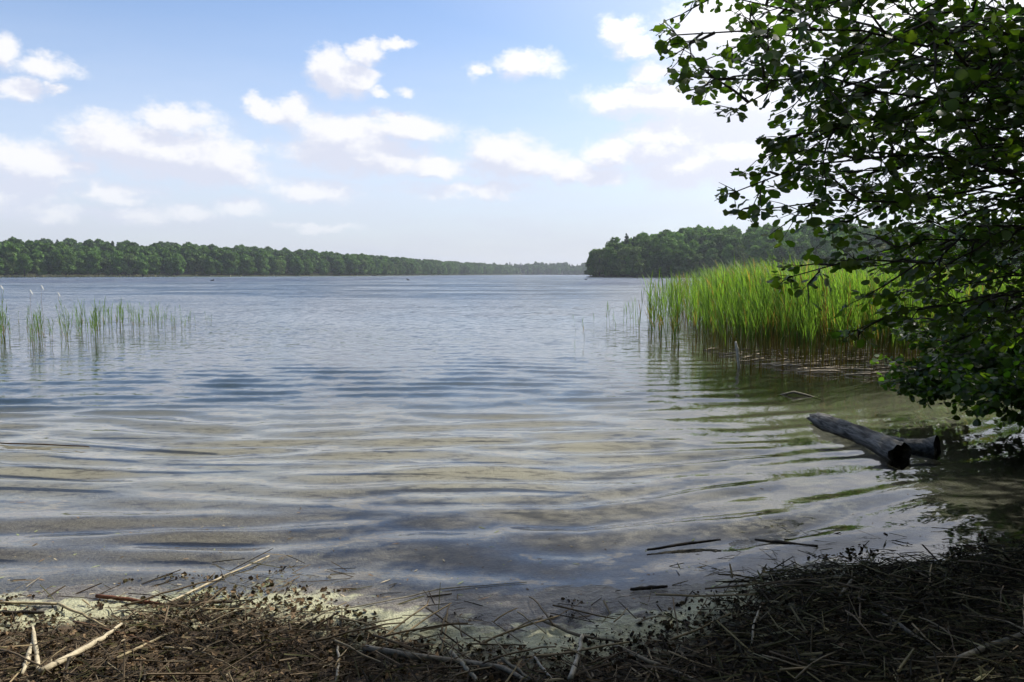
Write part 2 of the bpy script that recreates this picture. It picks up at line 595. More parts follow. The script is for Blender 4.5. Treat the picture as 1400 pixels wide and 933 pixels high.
Yw = np.concatenate([np.linspace(2.2, 3.0, 20, endpoint=False), 3.0 * (130 / 3.0) ** np.linspace(0, 1, 640, endpoint=False),
                     130 * (2950 / 130) ** np.linspace(0, 1, 60)])
Sw = np.concatenate([np.linspace(-2.6, -0.72, 30, endpoint=False), np.linspace(-0.72, 0.75, 330), np.linspace(0.75, 2.6, 31)[1:]])


def mat_water():
    m, gg, out = mat_new('lake_water')
    geo = gg.new('ShaderNodeNewGeometry')
    P = geo.outputs['Position']
    x, y, z = gg.sep(P)
    t = gg.new('ShaderNodeAttribute', attribute_name='shore').outputs['Fac']
    far = gg.smooth(y, 5, 40)
    vfar = gg.smooth(y, 45, 160)
    # capillary ripples
    c1 = gg.sep(gg.noise(gg.v('MULTIPLY', P, (1.0, 2.4, 0.0)), 6.5, 2, 0.5, col=True))
    c2 = gg.sep(gg.noise(gg.v('MULTIPLY', P, (1.0, 2.2, 0.0)), 2.1, 3, 0.55, col=True))
    c3 = gg.sep(gg.noise(gg.v('MULTIPLY', P, (1.0, 2.0, 0.0)), 0.45, 3, 0.6, col=True))
    pat = gg.smooth(gg.noise(gg.v('MULTIPLY', P, (0.3, 1.0, 0.0)), 0.05, 9, 0.78), 0.38, 0.66, 0.25, 1.9)
    lee = gg.m('MULTIPLY', gg.smooth(x, 0.8, 3.0, 1.0, 0.55), 1.0)
    lee = gg.m('MAXIMUM', lee, gg.smooth(y, 12, 20))
    a1 = gg.m('MULTIPLY', gg.m('MULTIPLY_ADD', far, 0.8, 0.13), lee)
    a2 = gg.m('MULTIPLY', gg.m('MULTIPLY', far, 0.65), pat)
    a3 = gg.m('MULTIPLY', gg.m('MULTIPLY', vfar, 1.1), pat)

    def comp(i, k):
        s_ = gg.m('MULTIPLY', gg.m('SUBTRACT', c1[i], 0.5), a1)
        s_ = gg.m('ADD', s_, gg.m('MULTIPLY', gg.m('SUBTRACT', c2[i], 0.5), a2))
        s_ = gg.m('ADD', s_, gg.m('MULTIPLY', gg.m('SUBTRACT', c3[i], 0.5), a3))
        return gg.m('MULTIPLY', s_, k)
    # out in the wind the steep faces of the chop look towards the lee shore
    sy = comp(1, 1.0)
    streak = gg.smooth(gg.noise(gg.v('MULTIPLY', P, (0.45, 1.0, 0.0)), 0.06, 11, 0.9), 0.38, 0.64)
    lean = gg.m('MULTIPLY', gg.m('MULTIPLY', gg.smooth(y, 14, 80), streak), -0.2)
    sy = gg.m('SUBTRACT', gg.m('MULTIPLY', sy, gg.m('SUBTRACT', 1.0, gg.m('MULTIPLY', far, 0.3))), gg.m('MULTIPLY', gg.m('ABSOLUTE', sy), far))
    sy = gg.m('ADD', sy, lean)
    N = gg.v('NORMALIZE', gg.v('ADD', geo.outputs['Normal'], gg.xyz(comp(0, 0.6), sy, 0.0)))
    fr = gg.new('ShaderNodeFresnel'); fr.inputs[0].default_value = 1.333
    gg.put(fr.inputs['Normal'], N)
    gl = gg.new('ShaderNodeBsdfGlossy')
    gl.inputs['Roughness'].default_value = 0.02
    gg.put(gl.inputs['Normal'], N)
    gl.inputs['Color'].default_value = (0.96, 0.97, 1, 1)
    tr = gg.new('ShaderNodeBsdfTransparent')
    tr.inputs[0].default_value = (0.90, 0.91, 0.86, 1)
    gg.l.new(gg.shmix(fr.outputs[0], tr.outputs[0], gl.outputs[0]), out.inputs[0])
    return m


M_WATER = mat_water()
a, wx, wy = grid_mesh(Sw, Yw, water_z, 'water', M_WATER)
water = a.build('water', M_WATER)
water['kind'] = 'structure'
wa = water.data.attributes.new('shore', 'FLOAT', 'POINT')
wa.data.foreach_set('value', shore_t(wx, wy).astype(np.float32).ravel())
# ------------------------------------------------------------------ far shores: hills and woods
M_HILL, gg, out = mat_new('forest_floor')
geo = gg.new('ShaderNodeNewGeometry')
gg.l.new(principled(gg, gg.mix(gg.noise(geo.outputs['Position'], 0.2, 4), (0.03, 0.04, 0.015), (0.06, 0.065, 0.03)), 0.9, 0.1), out.inputs[0])


def resample(pts, step):
    pts = np.asarray(pts, float)
    d = np.concatenate([[0], np.cumsum(np.linalg.norm(np.diff(pts, axis=0), axis=1))])
    s = np.arange(0, d[-1], step)
    return np.stack([np.interp(s, d, pts[:, i]) for i in range(2)], 1)


def hillside(name, shore, inland, prof):
    """strip of land: shore polyline (x,y), inland direction per point, profile [(offset, height)]"""
    n = len(shore); k = len(prof)
    v = np.zeros((n, k, 3))
    for j, (o, hz) in enumerate(prof):
        v[:, j, :2] = shore + inland * o
        v[:, j, 2] = hz * (0.75 + 0.5 * fbm(v[:, j, 0] * 0.012, v[:, j, 1] * 0.012, 3, 7)) if hz > 0.5 else hz
    i = np.arange(n - 1)[:, None] * k + np.arange(k - 1)[None, :]
    f = np.stack([i, i + k, i + k + 1, i + 1], -1).reshape(-1, 4)
    o = Acc().add(v.reshape(-1, 3), f).build(name, M_HILL)
    o['kind'] = 'structure'
    return o


def inland_of(p, side):
    tg = norm(np.gradient(p, axis=0))
    nrm = np.stack([-tg[:, 1], tg[:, 0]], 1) * side
    for _ in range(3):
        nrm[1:-1] = (nrm[:-2] + nrm[1:-1] + nrm[2:]) / 3
    return norm(nrm)


LEFT = resample([(-560, 330), (-430, 385), (-286, 450), (-250, 500), (-200, 550), (-170, 620), (-127, 700), (-103, 900), (-62, 1250), (20, 1700), (180, 1720), (420, 1500)], 12)
LEFT_IN = inland_of(LEFT, 1)
PROF_L = [(-3, -1.0), (0, 0.25), (8, 0.9), (40, 3.5), (110, 9), (220, 13.5), (420, 14)]
hillside('hillside', LEFT, LEFT_IN, PROF_L)
RIGHT = resample([(110, 900), (62, 600), (44, 470), (42, 425), (62, 395), (105, 372), (165, 350), (240, 330), (380, 300), (600, 280)], 8)
RIGHT_IN = inland_of(RIGHT, 1)
PROF_R = [(-3, -1.0), (0, 0.25), (6, 0.8), (25, 4.0), (60, 9.0), (140, 11.0), (260, 11.0)]
hillside('hillside', RIGHT, RIGHT_IN, PROF_R)


def prof_h(prof, o):
    return np.interp(o, [p[0] for p in prof], [p[1] for p in prof])


def crown_acc(kind, seed, dens=1.4, fsize=0.5):
    """unit of a tree about 18 m tall: leaf clumps as small bent faces on many uneven lobes"""
    r = np.random.default_rng(seed)
    if kind == 'broad':
        lobes = []
        for i in range(28):
            th, hh = r.random() * 6.28, r.random()
            rad = 4.4 * math.sin(math.pi * (0.18 + 0.72 * hh)) * (0.55 + 0.5 * r.random())
            lobes.append((rad * math.cos(th), rad * math.sin(th), 2.0 + 13.4 * hh, 1.2 + 1.3 * r.random()))
        lobes.append((0, 0, 15.4, 1.8)); lobes.append((0, 0, 9.5, 3.6))
        col = np.array([0.10, 0.182, 0.04])
    elif kind == 'pale':
        lobes = [(2.6 * math.cos(a), 2.6 * math.sin(a), 2.5 + 1.1 * i, 1.7 + 0.7 * r.random()) for i, a in enumerate(r.random(11) * 6.28)]
        lobes.append((0, 0, 14, 1.9))
        col = np.array([0.13, 0.19, 0.06])
    else:
        lobes = []
        for i in range(9):
            zz = 3 + i * 1.75
            rr = 2.7 * (1 - (zz - 3) / 17.5)
            for q in range(4):
                th = r.random() * 6.28
                lobes.append((rr * 0.7 * math.cos(th), rr * 0.7 * math.sin(th), zz, 0.5 + rr * 0.42))
        lobes.append((0, 0, 18.5, 0.45))
        col = np.array([0.05, 0.08, 0.032])
    T, N_, C = [], [], []
    for (x, y, z, rad) in lobes:
        n = int(26 * rad * rad * dens) + 6
        d = norm(r.normal(0, 1, (n, 3)))
        q = rad * (0.6 + 0.55 * r.random((n, 1)))
        p = np.array([x, y, z]) + d * q * np.array([1, 1, 0.8])
        T.append(p); N_.append(norm(d + r.normal(0, 0.8, (n, 3))))
        C.append(np.clip(col * (0.8 + 0.4 * r.random()) * (0.75 + 0.5 * r.random((n, 1))), 0, 1))
    T, N_, C = np.concatenate(T), np.concatenate(N_), np.concatenate(C)
    ax = norm(np.cross(N_, r.normal(0, 1, N_.shape)))
    Mx = rot_from(ax, N_) * (fsize * (0.7 + 0.7 * r.random(len(T))))[:, None, None]
    bv = np.array([[-0.9, -0.2, 0], [-0.1, -0.75, 0.12], [0.95, -0.15, 0], [0.5, 0.7, -0.1], [-0.5, 0.65, 0.1]])
    return Acc().many(bv, [(0, 1, 2, 3, 4)], Mx, T, C)


def trunk_acc(kind, seed):
    r = np.random.default_rng(seed + 500)
    a = Acc()
    top = 13 if kind != 'spruce' else 17.5
    p = bend((0, 0, -1.2), (r.normal(0, 0.4), r.normal(0, 0.4), top), 7, 0.015, 0, r)
    a.add(*tube(p, np.linspace(0.34, 0.07, 7), 6), (0.9, 0.85, 0.8))
    if kind != 'spruce':
        for i in range(6):
            th = r.random() * 6.28; z0 = 3.0 + i * 1.2
            a.add(*tube(bend((0, 0, z0), (2.8 * math.cos(th), 2.8 * math.sin(th), z0 + 2.2), 4, 0.04, 0, r), np.linspace(0.12, 0.03, 4), 4), (0.9, 0.85, 0.8))
    return a


PROTO = {}
for kind, cnt in (('broad', 5), ('pale', 3), ('spruce', 2)):
    PROTO[kind] = []
    for i in range(cnt):
        sd = 100 + i + 10 * len(PROTO)
        PROTO[kind].append((crown_acc(kind, sd).mesh('crown', M_FOREST, False), trunk_acc(kind, sd).mesh('trunk', M_BARK)))
NAME = {'broad': 'broadleaf_tree', 'pale': 'willow_tree', 'spruce': 'spruce_tree'}
ntree = 0


def plant(kind, p, ht, label, group, wide=1.0):
    global ntree
    cm, tm = PROTO[kind][ntree % len(PROTO[kind])]
    ntree += 1
    e = link(NAME[kind], None, None, p, rng.random() * 6.28)
    s = ht / 18.0
    e.scale = (s * wide, s * wide, s)
    link('trunk', tm, e); link('crown', cm, e)
    tag(e, label, 'tree', group)
    return e


def shore_row(line, inl, prof, step, off, hts, kinds, label, group, i0, i1, jit=2.5):
    p = resample(line[i0:i1], step)
    d = np.concatenate([[0], np.cumsum(np.linalg.norm(np.diff(line[i0:i1], axis=0), axis=1))])
    for q in p:
        j = np.argmin(np.linalg.norm(line - q, axis=1))
        o = off + rng.normal(0, jit)
        xy = q + inl[j] * o + rng.normal(0, 1.0, 2)
        kind = kinds[rng.integers(len(kinds))]
        ht = rng.uniform(*hts) * float(0.78 + 0.44 * fbm(np.array(q[0] * 0.03), np.array(q[1] * 0.03), 2, 15))
        plant(kind, (xy[0], xy[1], float(prof_h(prof, max(o, 0))) - 0.1), ht, label[kind], group, rng.uniform(0.8, 1.2))


def scatter_wood(name, line, inl, prof, offs, step, hts, mix_spruce, label, i0, i1, dens=0.5, fsize=0.85):
    """the wood further up the slope, which reads as one mass"""
    a = Acc()
    base = {}
    for kind in ('broad', 'spruce'):
        base[kind] = []
        for sd in (1, 2, 3):
            c = crown_acc(kind, 900 + sd, dens, fsize)
            base[kind].append((np.concatenate(c.v), np.concatenate(c.c)))
    for off in offs:
        for q in resample(line[i0:i1], step):
            j = np.argmin(np.linalg.norm(line - q, axis=1))
            o = max(off + rng.normal(0, 4), 2)
            xy = q + inl[j] * o + rng.normal(0, 2.0, 2)
            kind = 'spruce' if rng.random() < mix_spruce(o) else 'broad'
            v, c = base[kind][rng.integers(3)]
            s = rng.uniform(*hts) / 18.0 * (0.8 if kind == 'spruce' else 1.0)
            th = rng.random() * 6.28
            Rz = np.array([[math.cos(th), -math.sin(th), 0], [math.sin(th), math.cos(th), 0], [0, 0, 1]]) * s
            vv = v @ Rz.T + np.array([xy[0], xy[1], prof_h(prof, o)])
            a.add(vv, np.arange(len(vv)).reshape(-1, 5), c * rng.uniform(0.75, 1.25))
    o = a.build(name, M_FOREST, None, False)
    return tag(o, label, 'forest', None, 'stuff')


iL0 = 8
iL_mid = int(np.argmin(np.linalg.norm(LEFT - np.array([-127, 700]), axis=1)))
iL_far = int(np.argmin(np.linalg.norm(LEFT - np.array([-62, 1250]), axis=1)))
LAB1 = {'broad': 'round dark green broadleaf tree at the foot of the long wooded shore',
        'pale': 'pale grey green willow among the darker trees of the long wooded shore'}
shore_row(LEFT, LEFT_IN, PROF_L, 6.2, 7, (10.5, 18), ['broad', 'broad', 'broad', 'pale'], LAB1, 'trees along the long wooded shore', iL0, iL_far)
LAB2 = {'broad': 'small hazy broadleaf tree at the far end of the lake'}
shore_row(LEFT, LEFT_IN, PROF_L, 9, 8, (13, 18), ['broad'], LAB2, 'hazy trees at the far end of the lake', iL_far, len(LEFT) - 18)
LAB3 = {'broad': 'tall dark broadleaf tree on the wooded headland beyond the reeds',
        'pale': 'pale green willow at the foot of the wooded headland beyond the reeds'}
iR0 = 36
shore_row(RIGHT, RIGHT_IN, PROF_R, 6.0, 4, (12, 17), ['broad', 'broad', 'pale'], LAB3, 'trees on the wooded headland', iR0, len(RIGHT) - 42, 1.5)
shore_row(RIGHT, RIGHT_IN, PROF_R, 7.0, 17, (15, 20), ['broad'], LAB3, 'trees on the wooded headland', iR0 + 4, len(RIGHT) - 44, 3)
for px, d, top in ((856, 430, 322), (866, 432, 326)):
    b = at(px, 372, d)
    plant('spruce', (b[0], b[1], 3.5), at(px, top, d)[2] - 3.5, 'pointed dark spruce rising above the tip of the wooded headland', 'spruces on the headland tip', 0.9)
scatter_wood('far_wood', LEFT, LEFT_IN, PROF_L, (18, 30, 44, 62, 84, 112, 150, 200), 8.5, (14, 20), lambda o: 0.0 if o < 60 else 0.4,
             'dense mixed forest covering the hill behind the long wooded shore', iL0, len(LEFT) - 14)
scatter_wood('headland_wood', RIGHT, RIGHT_IN, PROF_R, (28, 40, 56, 76), 7.5, (15, 21), lambda o: 0.08,
             'dense broadleaf wood covering the headland beyond the reeds', iR0 - 22, len(RIGHT) - 24, 0.7, 0.7)

# unseen wood added behind the bank, to keep the sky off the shore
for (x, y, hh) in ((-9, -9, 17), (-3, -12, 19), (3, -8, 18), (9, -5, 17), (14, 1, 18), (17, 7, 17), (8, -13, 20), (-14, -14, 19), (19, 14, 18), (13, -8, 19), (-6, -17, 20), (2, -18, 20)):
    plant('broad', (x, y, float(ground_z(x, y)) - 0.2), hh, 'unseen tall broadleaf tree added behind the muddy bank to block the sky', 'unseen trees added behind the bank', 1.15)

# belt of old reeds at the foot of the long shore
a = Acc()
p = resample(LEFT[6:iL_mid], 0.35)
o_ = rng.uniform(-5, 3.0, len(p)) - 2
j = np.array([np.argmin(np.linalg.norm(LEFT - q, axis=1)) for q in p])
fade = np.clip((p[:, 0] + 215) / -40, 0.0, 1)
keep = rng.random(len(p)) < np.maximum(fade, 0.02)
P = np.concatenate([p + LEFT_IN[j] * o_[:, None], np.zeros((len(p), 1))], 1)[keep]
n = len(P)
bv = np.array([[-0.5, 0, -0.3], [0.5, 0, -0.3], [0.62, 0, 0.7], [0.1, 0, 1.0], [-0.55, 0, 0.75]])
th = rng.normal(0, 0.5, n)
Mx = np.zeros((n, 3, 3)); Mx[:, 0, 0] = np.cos(th); Mx[:, 1, 0] = np.sin(th); Mx[:, 0, 1] = -np.sin(th); Mx[:, 1, 1] = np.cos(th); Mx[:, 2, 2] = rng.uniform(0.8, 1.5, n)
Mx[:, :, 0] *= rng.uniform(0.6, 1.6, n)[:, None]
a.many(bv, [(0, 1, 2, 3, 4)], Mx, P, np.array([0.27, 0.26, 0.13]) * rng.uniform(0.6, 1.2, (n, 1)))
tag(a.build('shore_reeds', M_STRAW, None, False), 'low tan belt of old reeds at the foot of the long wooded shore', 'reeds', None, 'stuff')

# ------------------------------------------------------------------ boat and water birds far out
M_DARK, gg, out = mat_new('dark_paint')
gg.l.new(principled(gg, gg.mix(gg.noise(gg.new('ShaderNodeTexCoord').outputs['Object'], 6, 3), (0.02, 0.02, 0.022), (0.05, 0.048, 0.045)), 0.5, 0.3), out.inputs[0])


def rowing_boat(p, rz):
    e = link('rowing_boat', None, None, p, rz)
    a = Acc()
    xs = np.linspace(-2.1, 2.1, 9)
    w = 0.72 * (1 - (np.abs(xs) / 2.15) ** 2.6)
    for sg in (0,):
        v = []
        for x, ww in zip(xs, w):
            hgt = 0.42 + 0.12 * (x / 2.1) ** 2
            for (yy, zz) in ((-ww, hgt), (-ww * 0.75, 0.05), (0, -0.12), (ww * 0.75, 0.05), (ww, hgt), (ww * 0.92, hgt), (ww * 0.66, 0.1), (0, -0.02), (-ww * 0.66, 0.1), (-ww * 0.92, hgt)):
                v.append((x, yy, zz))
        f = []
        for i in range(8):
            for k in range(10):
                f.append((i * 10 + k, i * 10 + (k + 1) % 10, (i + 1) * 10 + (k + 1) % 10, (i + 1) * 10 + k))
        a.add(v, f)
    a.build('hull', M_DARK, e)
    for x in (-0.8, 0.6):
        b = Acc(); b.add(*tube([(x, -0.6, 0.3), (x, 0.6, 0.3)], 0.09, 4)); b.build('seat', M_WOOD, e)
    tag(e, 'dark rowing boat out on the lake before the long wooded shore', 'boat')
    return e


def seated_person(p, rz, label):
    a = Acc()
    # one continuous lathe-like figure: hips, chest, shoulders, neck, head
    zs = np.array([0, 0.1, 0.3, 0.5, 0.56, 0.6, 0.64, 0.72, 0.8, 0.86]); rs = np.array([0.2, 0.2, 0.17, 0.22, 0.16, 0.07, 0.08, 0.11, 0.10, 0.03])
    a.add(*tube(np.stack([0.05 * np.sin(zs * 3), 0 * zs, zs], 1), rs, 10))
    for s in (-1, 1):
        a.add(*tube([(0.05, 0.2 * s, 0.5), (0.2, 0.27 * s, 0.28), (0.45, 0.18 * s, 0.3)], [0.06, 0.05, 0.04], 6))
        a.add(*tube([(0, 0.1 * s, 0.05), (0.42, 0.13 * s, 0.1), (0.5, 0.13 * s, -0.25)], [0.09, 0.07, 0.05], 6))
    o = a.build('person', M_DARK)
    o.location = p; o.rotation_euler = (0, 0, rz)
    return tag(o, label, 'person', 'people in the rowing boat')


bp = at(511, 377.6, 660); bp[2] = 0.0
rowing_boat(bp, 0.25)
for dx in (-0.8, 0.6):
    c = math.cos(0.25) * dx, math.sin(0.25) * dx
    seated_person((bp[0] + c[0], bp[1] + c[1], 0.38), 0.25, 'person in dark clothes sitting in the rowing boat')


def coot(p, rz, label):
    e = link('water_bird', None, None, p, rz)
    x = np.linspace(-0.22, 0.22, 9)
    r_ = 0.1 * np.sqrt(np.clip(1 - (x / 0.225) ** 2, 0.0, 1)) + 0.004
    a = Acc(); a.add(*tube(np.stack([x, 0 * x, 0.035 + 0.06 * np.clip(-x - 0.1, 0, 1)], 1), r_ * np.array([0.6, 0.8, 1, 1, 1, 1, 1, 0.9, 0.8]), 10)); a.build('body', M_DARK, e)
    a = Acc(); a.add(*tube([(0.13, 0, 0.06), (0.19, 0, 0.15), (0.2, 0, 0.2), (0.23, 0, 0.235), (0.27, 0, 0.235)], [0.05, 0.035, 0.04, 0.045, 0.02], 8)); a.build('head', M_DARK, e)
    a = Acc(); a.add(*tube([(0.26, 0, 0.23), (0.32, 0, 0.22)], [0.018, 0.005], 5)); a.build('bill', M_WOOD, e)
    e.scale = (1.9, 1.9, 1.9)
    return tag(e, label, 'bird', 'dark water birds out on the lake')


for i, (px, py) in enumerate(((290, 384.3), (558, 383.3), (801, 382.6))):
    w = on_water(px, py)
    coot((w[0], w[1], 0.0), (0.3, 2.9, 0.1)[i], 'small dark water bird floating alone on the open lake')


# ------------------------------------------------------------------ reeds
def blade(L, w, lean, curl, n=6):
    """a reed leaf from the origin, going out along +X and up, drooping by curl"""
    t = np.linspace(0, 1, n)
    ang = lean - curl * t ** 1.5
    dx, dz = np.cos(ang), np.sin(ang)
    x = np.concatenate([[0], np.cumsum((dx[1:] + dx[:-1]) / 2)]) * L / (n - 1)
    z = np.concatenate([[0], np.cumsum((dz[1:] + dz[:-1]) / 2)]) * L / (n - 1)
    ww = w * np.sin(np.pi * np.clip(t * 0.86 + 0.12, 0, 1)) ** 0.8
    ww[-1] = w * 0.03
    v = np.concatenate([np.stack([x, -ww, z + 0.15 * ww], 1), np.stack([x, ww, z + 0.15 * ww], 1)])
    f = [(i, i + 1, n + i + 1, n + i) for i in range(n - 1)]
    return v, f


G1, G2, TAN = np.array([0.11, 0.195, 0.036]), np.array([0.16, 0.265, 0.055]), np.array([0.26, 0.17, 0.065])


def reed_parts(seed, H, nleaf, lo=0.3, thick=0.006, tan=0.35, lean_s=0.09):
    """stem and list of leaves; a reed about H metres above the water"""
    r = np.random.default_rng(seed)
    lean = r.normal(0, lean_s, 2)
    n = 6
    t = np.linspace(-0.12, 1, n)
    sp = np.stack([lean[0] * H * np.abs(t) ** 1.6 * np.sign(t), lean[1] * H * np.abs(t) ** 1.6, H * 0.8 * t], 1)
    v, f = tube(sp, np.linspace(thick, thick * 0.35, n), 3, False)
    tt = np.repeat(t, 3)[:, None]
    sc = TAN * 1.15 * (1 - np.clip(tt / tan, 0, 1)) + G1 * np.clip(tt / tan, 0, 1)
    leaves = []
    for i in range(nleaf):
        q = lo + (1.0 - lo) * (i + r.random() * 0.6) / nleaf
        p0 = np.array([np.interp(q, t, sp[:, k]) for k in range(3)])
        L = H * r.uniform(0.20, 0.36)
        bv, bf = blade(L, r.uniform(0.004, 0.0078), r.uniform(1.15, 1.48), r.uniform(0.05, 0.75))
        th = r.random() * 6.28
        if r.random() < 0.5:
            th = r.normal(2.9, 0.6)
        Rz = np.array([[math.cos(th), -math.sin(th), 0], [math.sin(th), math.cos(th), 0], [0, 0, 1]])
        c = (G1 + (G2 - G1) * r.random()) * r.uniform(0.8, 1.15)
        if q < 0.42 and r.random() < 0.4:
            c = TAN * r.uniform(0.7, 1.1)
        leaves.append((bv @ Rz.T + p0, bf, c))
    return (v, f, sc), leaves


def reed_acc(seed, H, nleaf, lo=0.3, **kw):
    (v, f, c), lv = reed_parts(seed, H, nleaf, lo, **kw)
    a = Acc().add(v, f, c)
    for lvv, lf, lc in lv:
        a.add(lvv, lf, lc)
    return a


# the dense bed on the right: front edge of the stand as (x, y)
BED = np.array([(5.3, 27.5), (4.7, 23.0), (3.95, 19.5), (3.5, 17.0), (3.42, 15.4), (3.7, 13.8), (4.4, 12.8), (5.6, 12.2), (7.5, 12.6), (9.5, 14.2), (12.5, 16.5), (17, 20)])


def bed_depth(x, y):
    """distance of a point inside the bed from its open edge, negative outside"""
    best = np.full(len(x), 1e9)
    for (ax_, ay_), (bx_, by_) in zip(BED[:-1], BED[1:]):
        dx_, dy_ = bx_ - ax_, by_ - ay_
        t = np.clip(((x - ax_) * dx_ + (y - ay_) * dy_) / (dx_ * dx_ + dy_ * dy_), 0, 1)
        best = np.minimum(best, np.hypot(x - ax_ - t * dx_, y - ay_ - t * dy_))
    yb = np.interp(x, BED[1:, 0], BED[1:, 1]) if False else None
    inside = np.zeros(len(x), bool)
    poly = np.concatenate([BED, [(30, 26), (30, 60), (7, 60), (6.0, 34)]])
    j = len(poly) - 1
    for i in range(len(poly)):
        xi, yi, xj, yj = *poly[i], *poly[j]
        cond = ((yi > y) != (yj > y)) & (x < (xj - xi) * (y - yi) / (yj - yi + 1e-12) + xi)
        inside ^= cond
        j = i
    return np.where(inside, best, -best)


N0 = 24000
bx_, by_ = rng.uniform(2.8, 20, N0), rng.uniform(11.5, 36, N0)
bd = bed_depth(bx_, by_) + (fbm(bx_ * 1.6, by_ * 1.6, 3, 77) - 0.5) * 1.3
vis = np.exp(-np.clip(bd - 2.5, 0, 99) / 5.0) * np.clip(0.10 + bd / 2.8, 0.08, 1) * np.exp(-np.clip(by_ - 22, 0, 99) / 10)
ok = (bd > 0) & (rng.random(N0) < vis) & (bx_ < 0.72 * by_ + 1.0)
bx_, by_, bd = bx_[ok], by_[ok], bd[ok]
order = np.argsort(by_)
bx_, by_, bd = bx_[order], by_[order], bd[order]
hgt = 1.0 + 0.13 * (fbm(bx_ * 0.6, by_ * 0.6, 2, 91) - 0.5) * 2 + rng.normal(0, 0.06, len(bx_))
hgt *= np.clip(0.80 + bd * 0.16, 0.8, 1.0)
hgt *= np.interp(bx_ / by_, [0.17, 0.215, 0.27, 0.36], [0.66, 0.90, 1.0, 0.96])
NV = 8
VAR = [reed_parts(300 + i, 1.80, 7 + i % 3, 0.34, thick=0.0065) for i in range(NV)]
# the stems that show largest are single reeds with their own stem and leaves
front = np.zeros(len(bx_), bool)
cand = np.where((bd < 1.0) & (bx_ / by_ < 0.5))[0][:70]
front[cand] = True
VAR_M = []
for i, (st, lv) in enumerate(VAR):
    VAR_M.append((Acc().add(*st).mesh('stem', M_REED), [Acc().add(*l).mesh('leaf', M_REED) for l in lv]))
for i in cand:
    sm, lm = VAR_M[i % NV]
    e = link('reed', None, None, (bx_[i], by_[i], 0.0), rng.normal(0, 0.9), hgt[i])
    link('stem', sm, e)
    for l in lm:
        link('leaf', l, e)
    tag(e, 'tall green reed on the open edge of the dense reed bed', 'reed', 'reeds on the edge of the dense bed')
a = Acc()
rest = np.where(~front)[0]
for vi in range(NV):
    ids = rest[rest % NV == vi]
    (v, f, c), lv = VAR[vi]
    aa = Acc().add(v, f, c)
    for l in lv:
        aa.add(*l)
    bv = np.concatenate(aa.v); bc = np.concatenate(aa.c)
    fs = np.concatenate(aa.fs); fl = np.concatenate(aa.f); st = np.concatenate([[0], np.cumsum(fs)])
    bf = [tuple(fl[st[q]:st[q + 1]]) for q in range(len(fs))]
    th = rng.normal(0, 0.9, len(ids))
    Mx = np.zeros((len(ids), 3, 3))
    Mx[:, 0, 0] = np.cos(th); Mx[:, 0, 1] = -np.sin(th); Mx[:, 1, 0] = np.sin(th); Mx[:, 1, 1] = np.cos(th); Mx[:, 2, 2] = 1
    Mx *= hgt[ids][:, None, None]
    cc = bc[None] * rng.uniform(0.55, 1.35, (len(ids), 1, 1))
    dead = rng.random(len(ids)) < 0.14
    cc[dead] = TAN * rng.uniform(0.6, 1.2, (int(dead.sum()), 1, 1))
    a.many(bv, bf, Mx, np.stack([bx_[ids], by_[ids], 0 * by_[ids]], 1), cc)
tag(a.build('reed_bed', M_REED, None, True), 'dense bright green reed bed standing in shallow water by the alder', 'reeds', None, 'stuff')

# thin outliers left of the bed and the sparse patch in open water
SP_M = [reed_acc(600 + i, 1.0, 6 + i % 3, 0.22, thick=0.006, tan=0.12, lean_s=0.05).mesh('reed', M_REED) for i in range(9)]


def thin_reed(px, py, hpx, label, group, lean=0.0):
    w = on_water(px, py)
    H = hpx / FPX * w[1] * (0.85 if px < 400 else 1.0)
    o = link('reed', SP_M[rng.integers(9)], None, (w[0], w[1], 0), rng.normal(0, 0.8), H)
    o.rotation_euler = (rng.normal(0, 0.03), rng.normal(0, 0.05) + lean, rng.normal(0, 1.2))
    return tag(o, label, 'reed', group)


LABT = 'thin pale reed in the sparse reed patch out in open water'
for (cx, w, n, yb0, yb1, h0, h1) in ((6, 14, 16, 462, 486, 40, 80), (48, 9, 14, 462, 488, 45, 70), (62, 18, 8, 450, 478, 30, 60), (92, 10, 10, 456, 478, 45, 62), (112, 12, 10, 452, 476, 40, 60),
                                     (132, 10, 16, 455, 478, 45, 70), (150, 10, 8, 450, 464, 40, 55), (165, 6, 9, 450, 458, 40, 54), (186, 9, 12, 447, 458, 36, 50),
                                     (210, 10, 12, 446, 458, 28, 46), (236, 10, 12, 446, 458, 24, 44), (262, 8, 5, 444, 452, 20, 40), (286, 6, 5, 440, 446, 14, 26)):
    for i in range(int(n * 1.22)):
        thin_reed(rng.normal(cx, w * 0.6), rng.uniform(yb0, yb1), rng.uniform(h0, h1), LABT, 'reeds of the sparse patch')
LABO = 'thin reed standing apart in the water beside the dense reed bed'
for (px, py, hh) in ((787, 455, 28), (799, 466, 36), (786, 486, 22), (812, 446, 22), (829, 446, 34), (834, 450, 40), (838, 448, 30), (842, 458, 26), (852, 452, 36), (857, 455, 44), (862, 448, 40), (866, 452, 46), (870, 458, 50), (874, 462, 40)):
    thin_reed(px, py, hh, LABO, 'thin reeds beside the dense bed')
LABE = 'slender reed in the thin fringe where the dense bed opens to the lake'
for i in range(52):
    px = 868 + 62 * rng.random() ** 0.7
    py = np.interp(px, [868, 930], [458, 482]) - rng.random() * 16
    thin_reed(px, py, (py - 375) * rng.uniform(0.6, 1.08), LABE, 'reeds of the thin fringe')
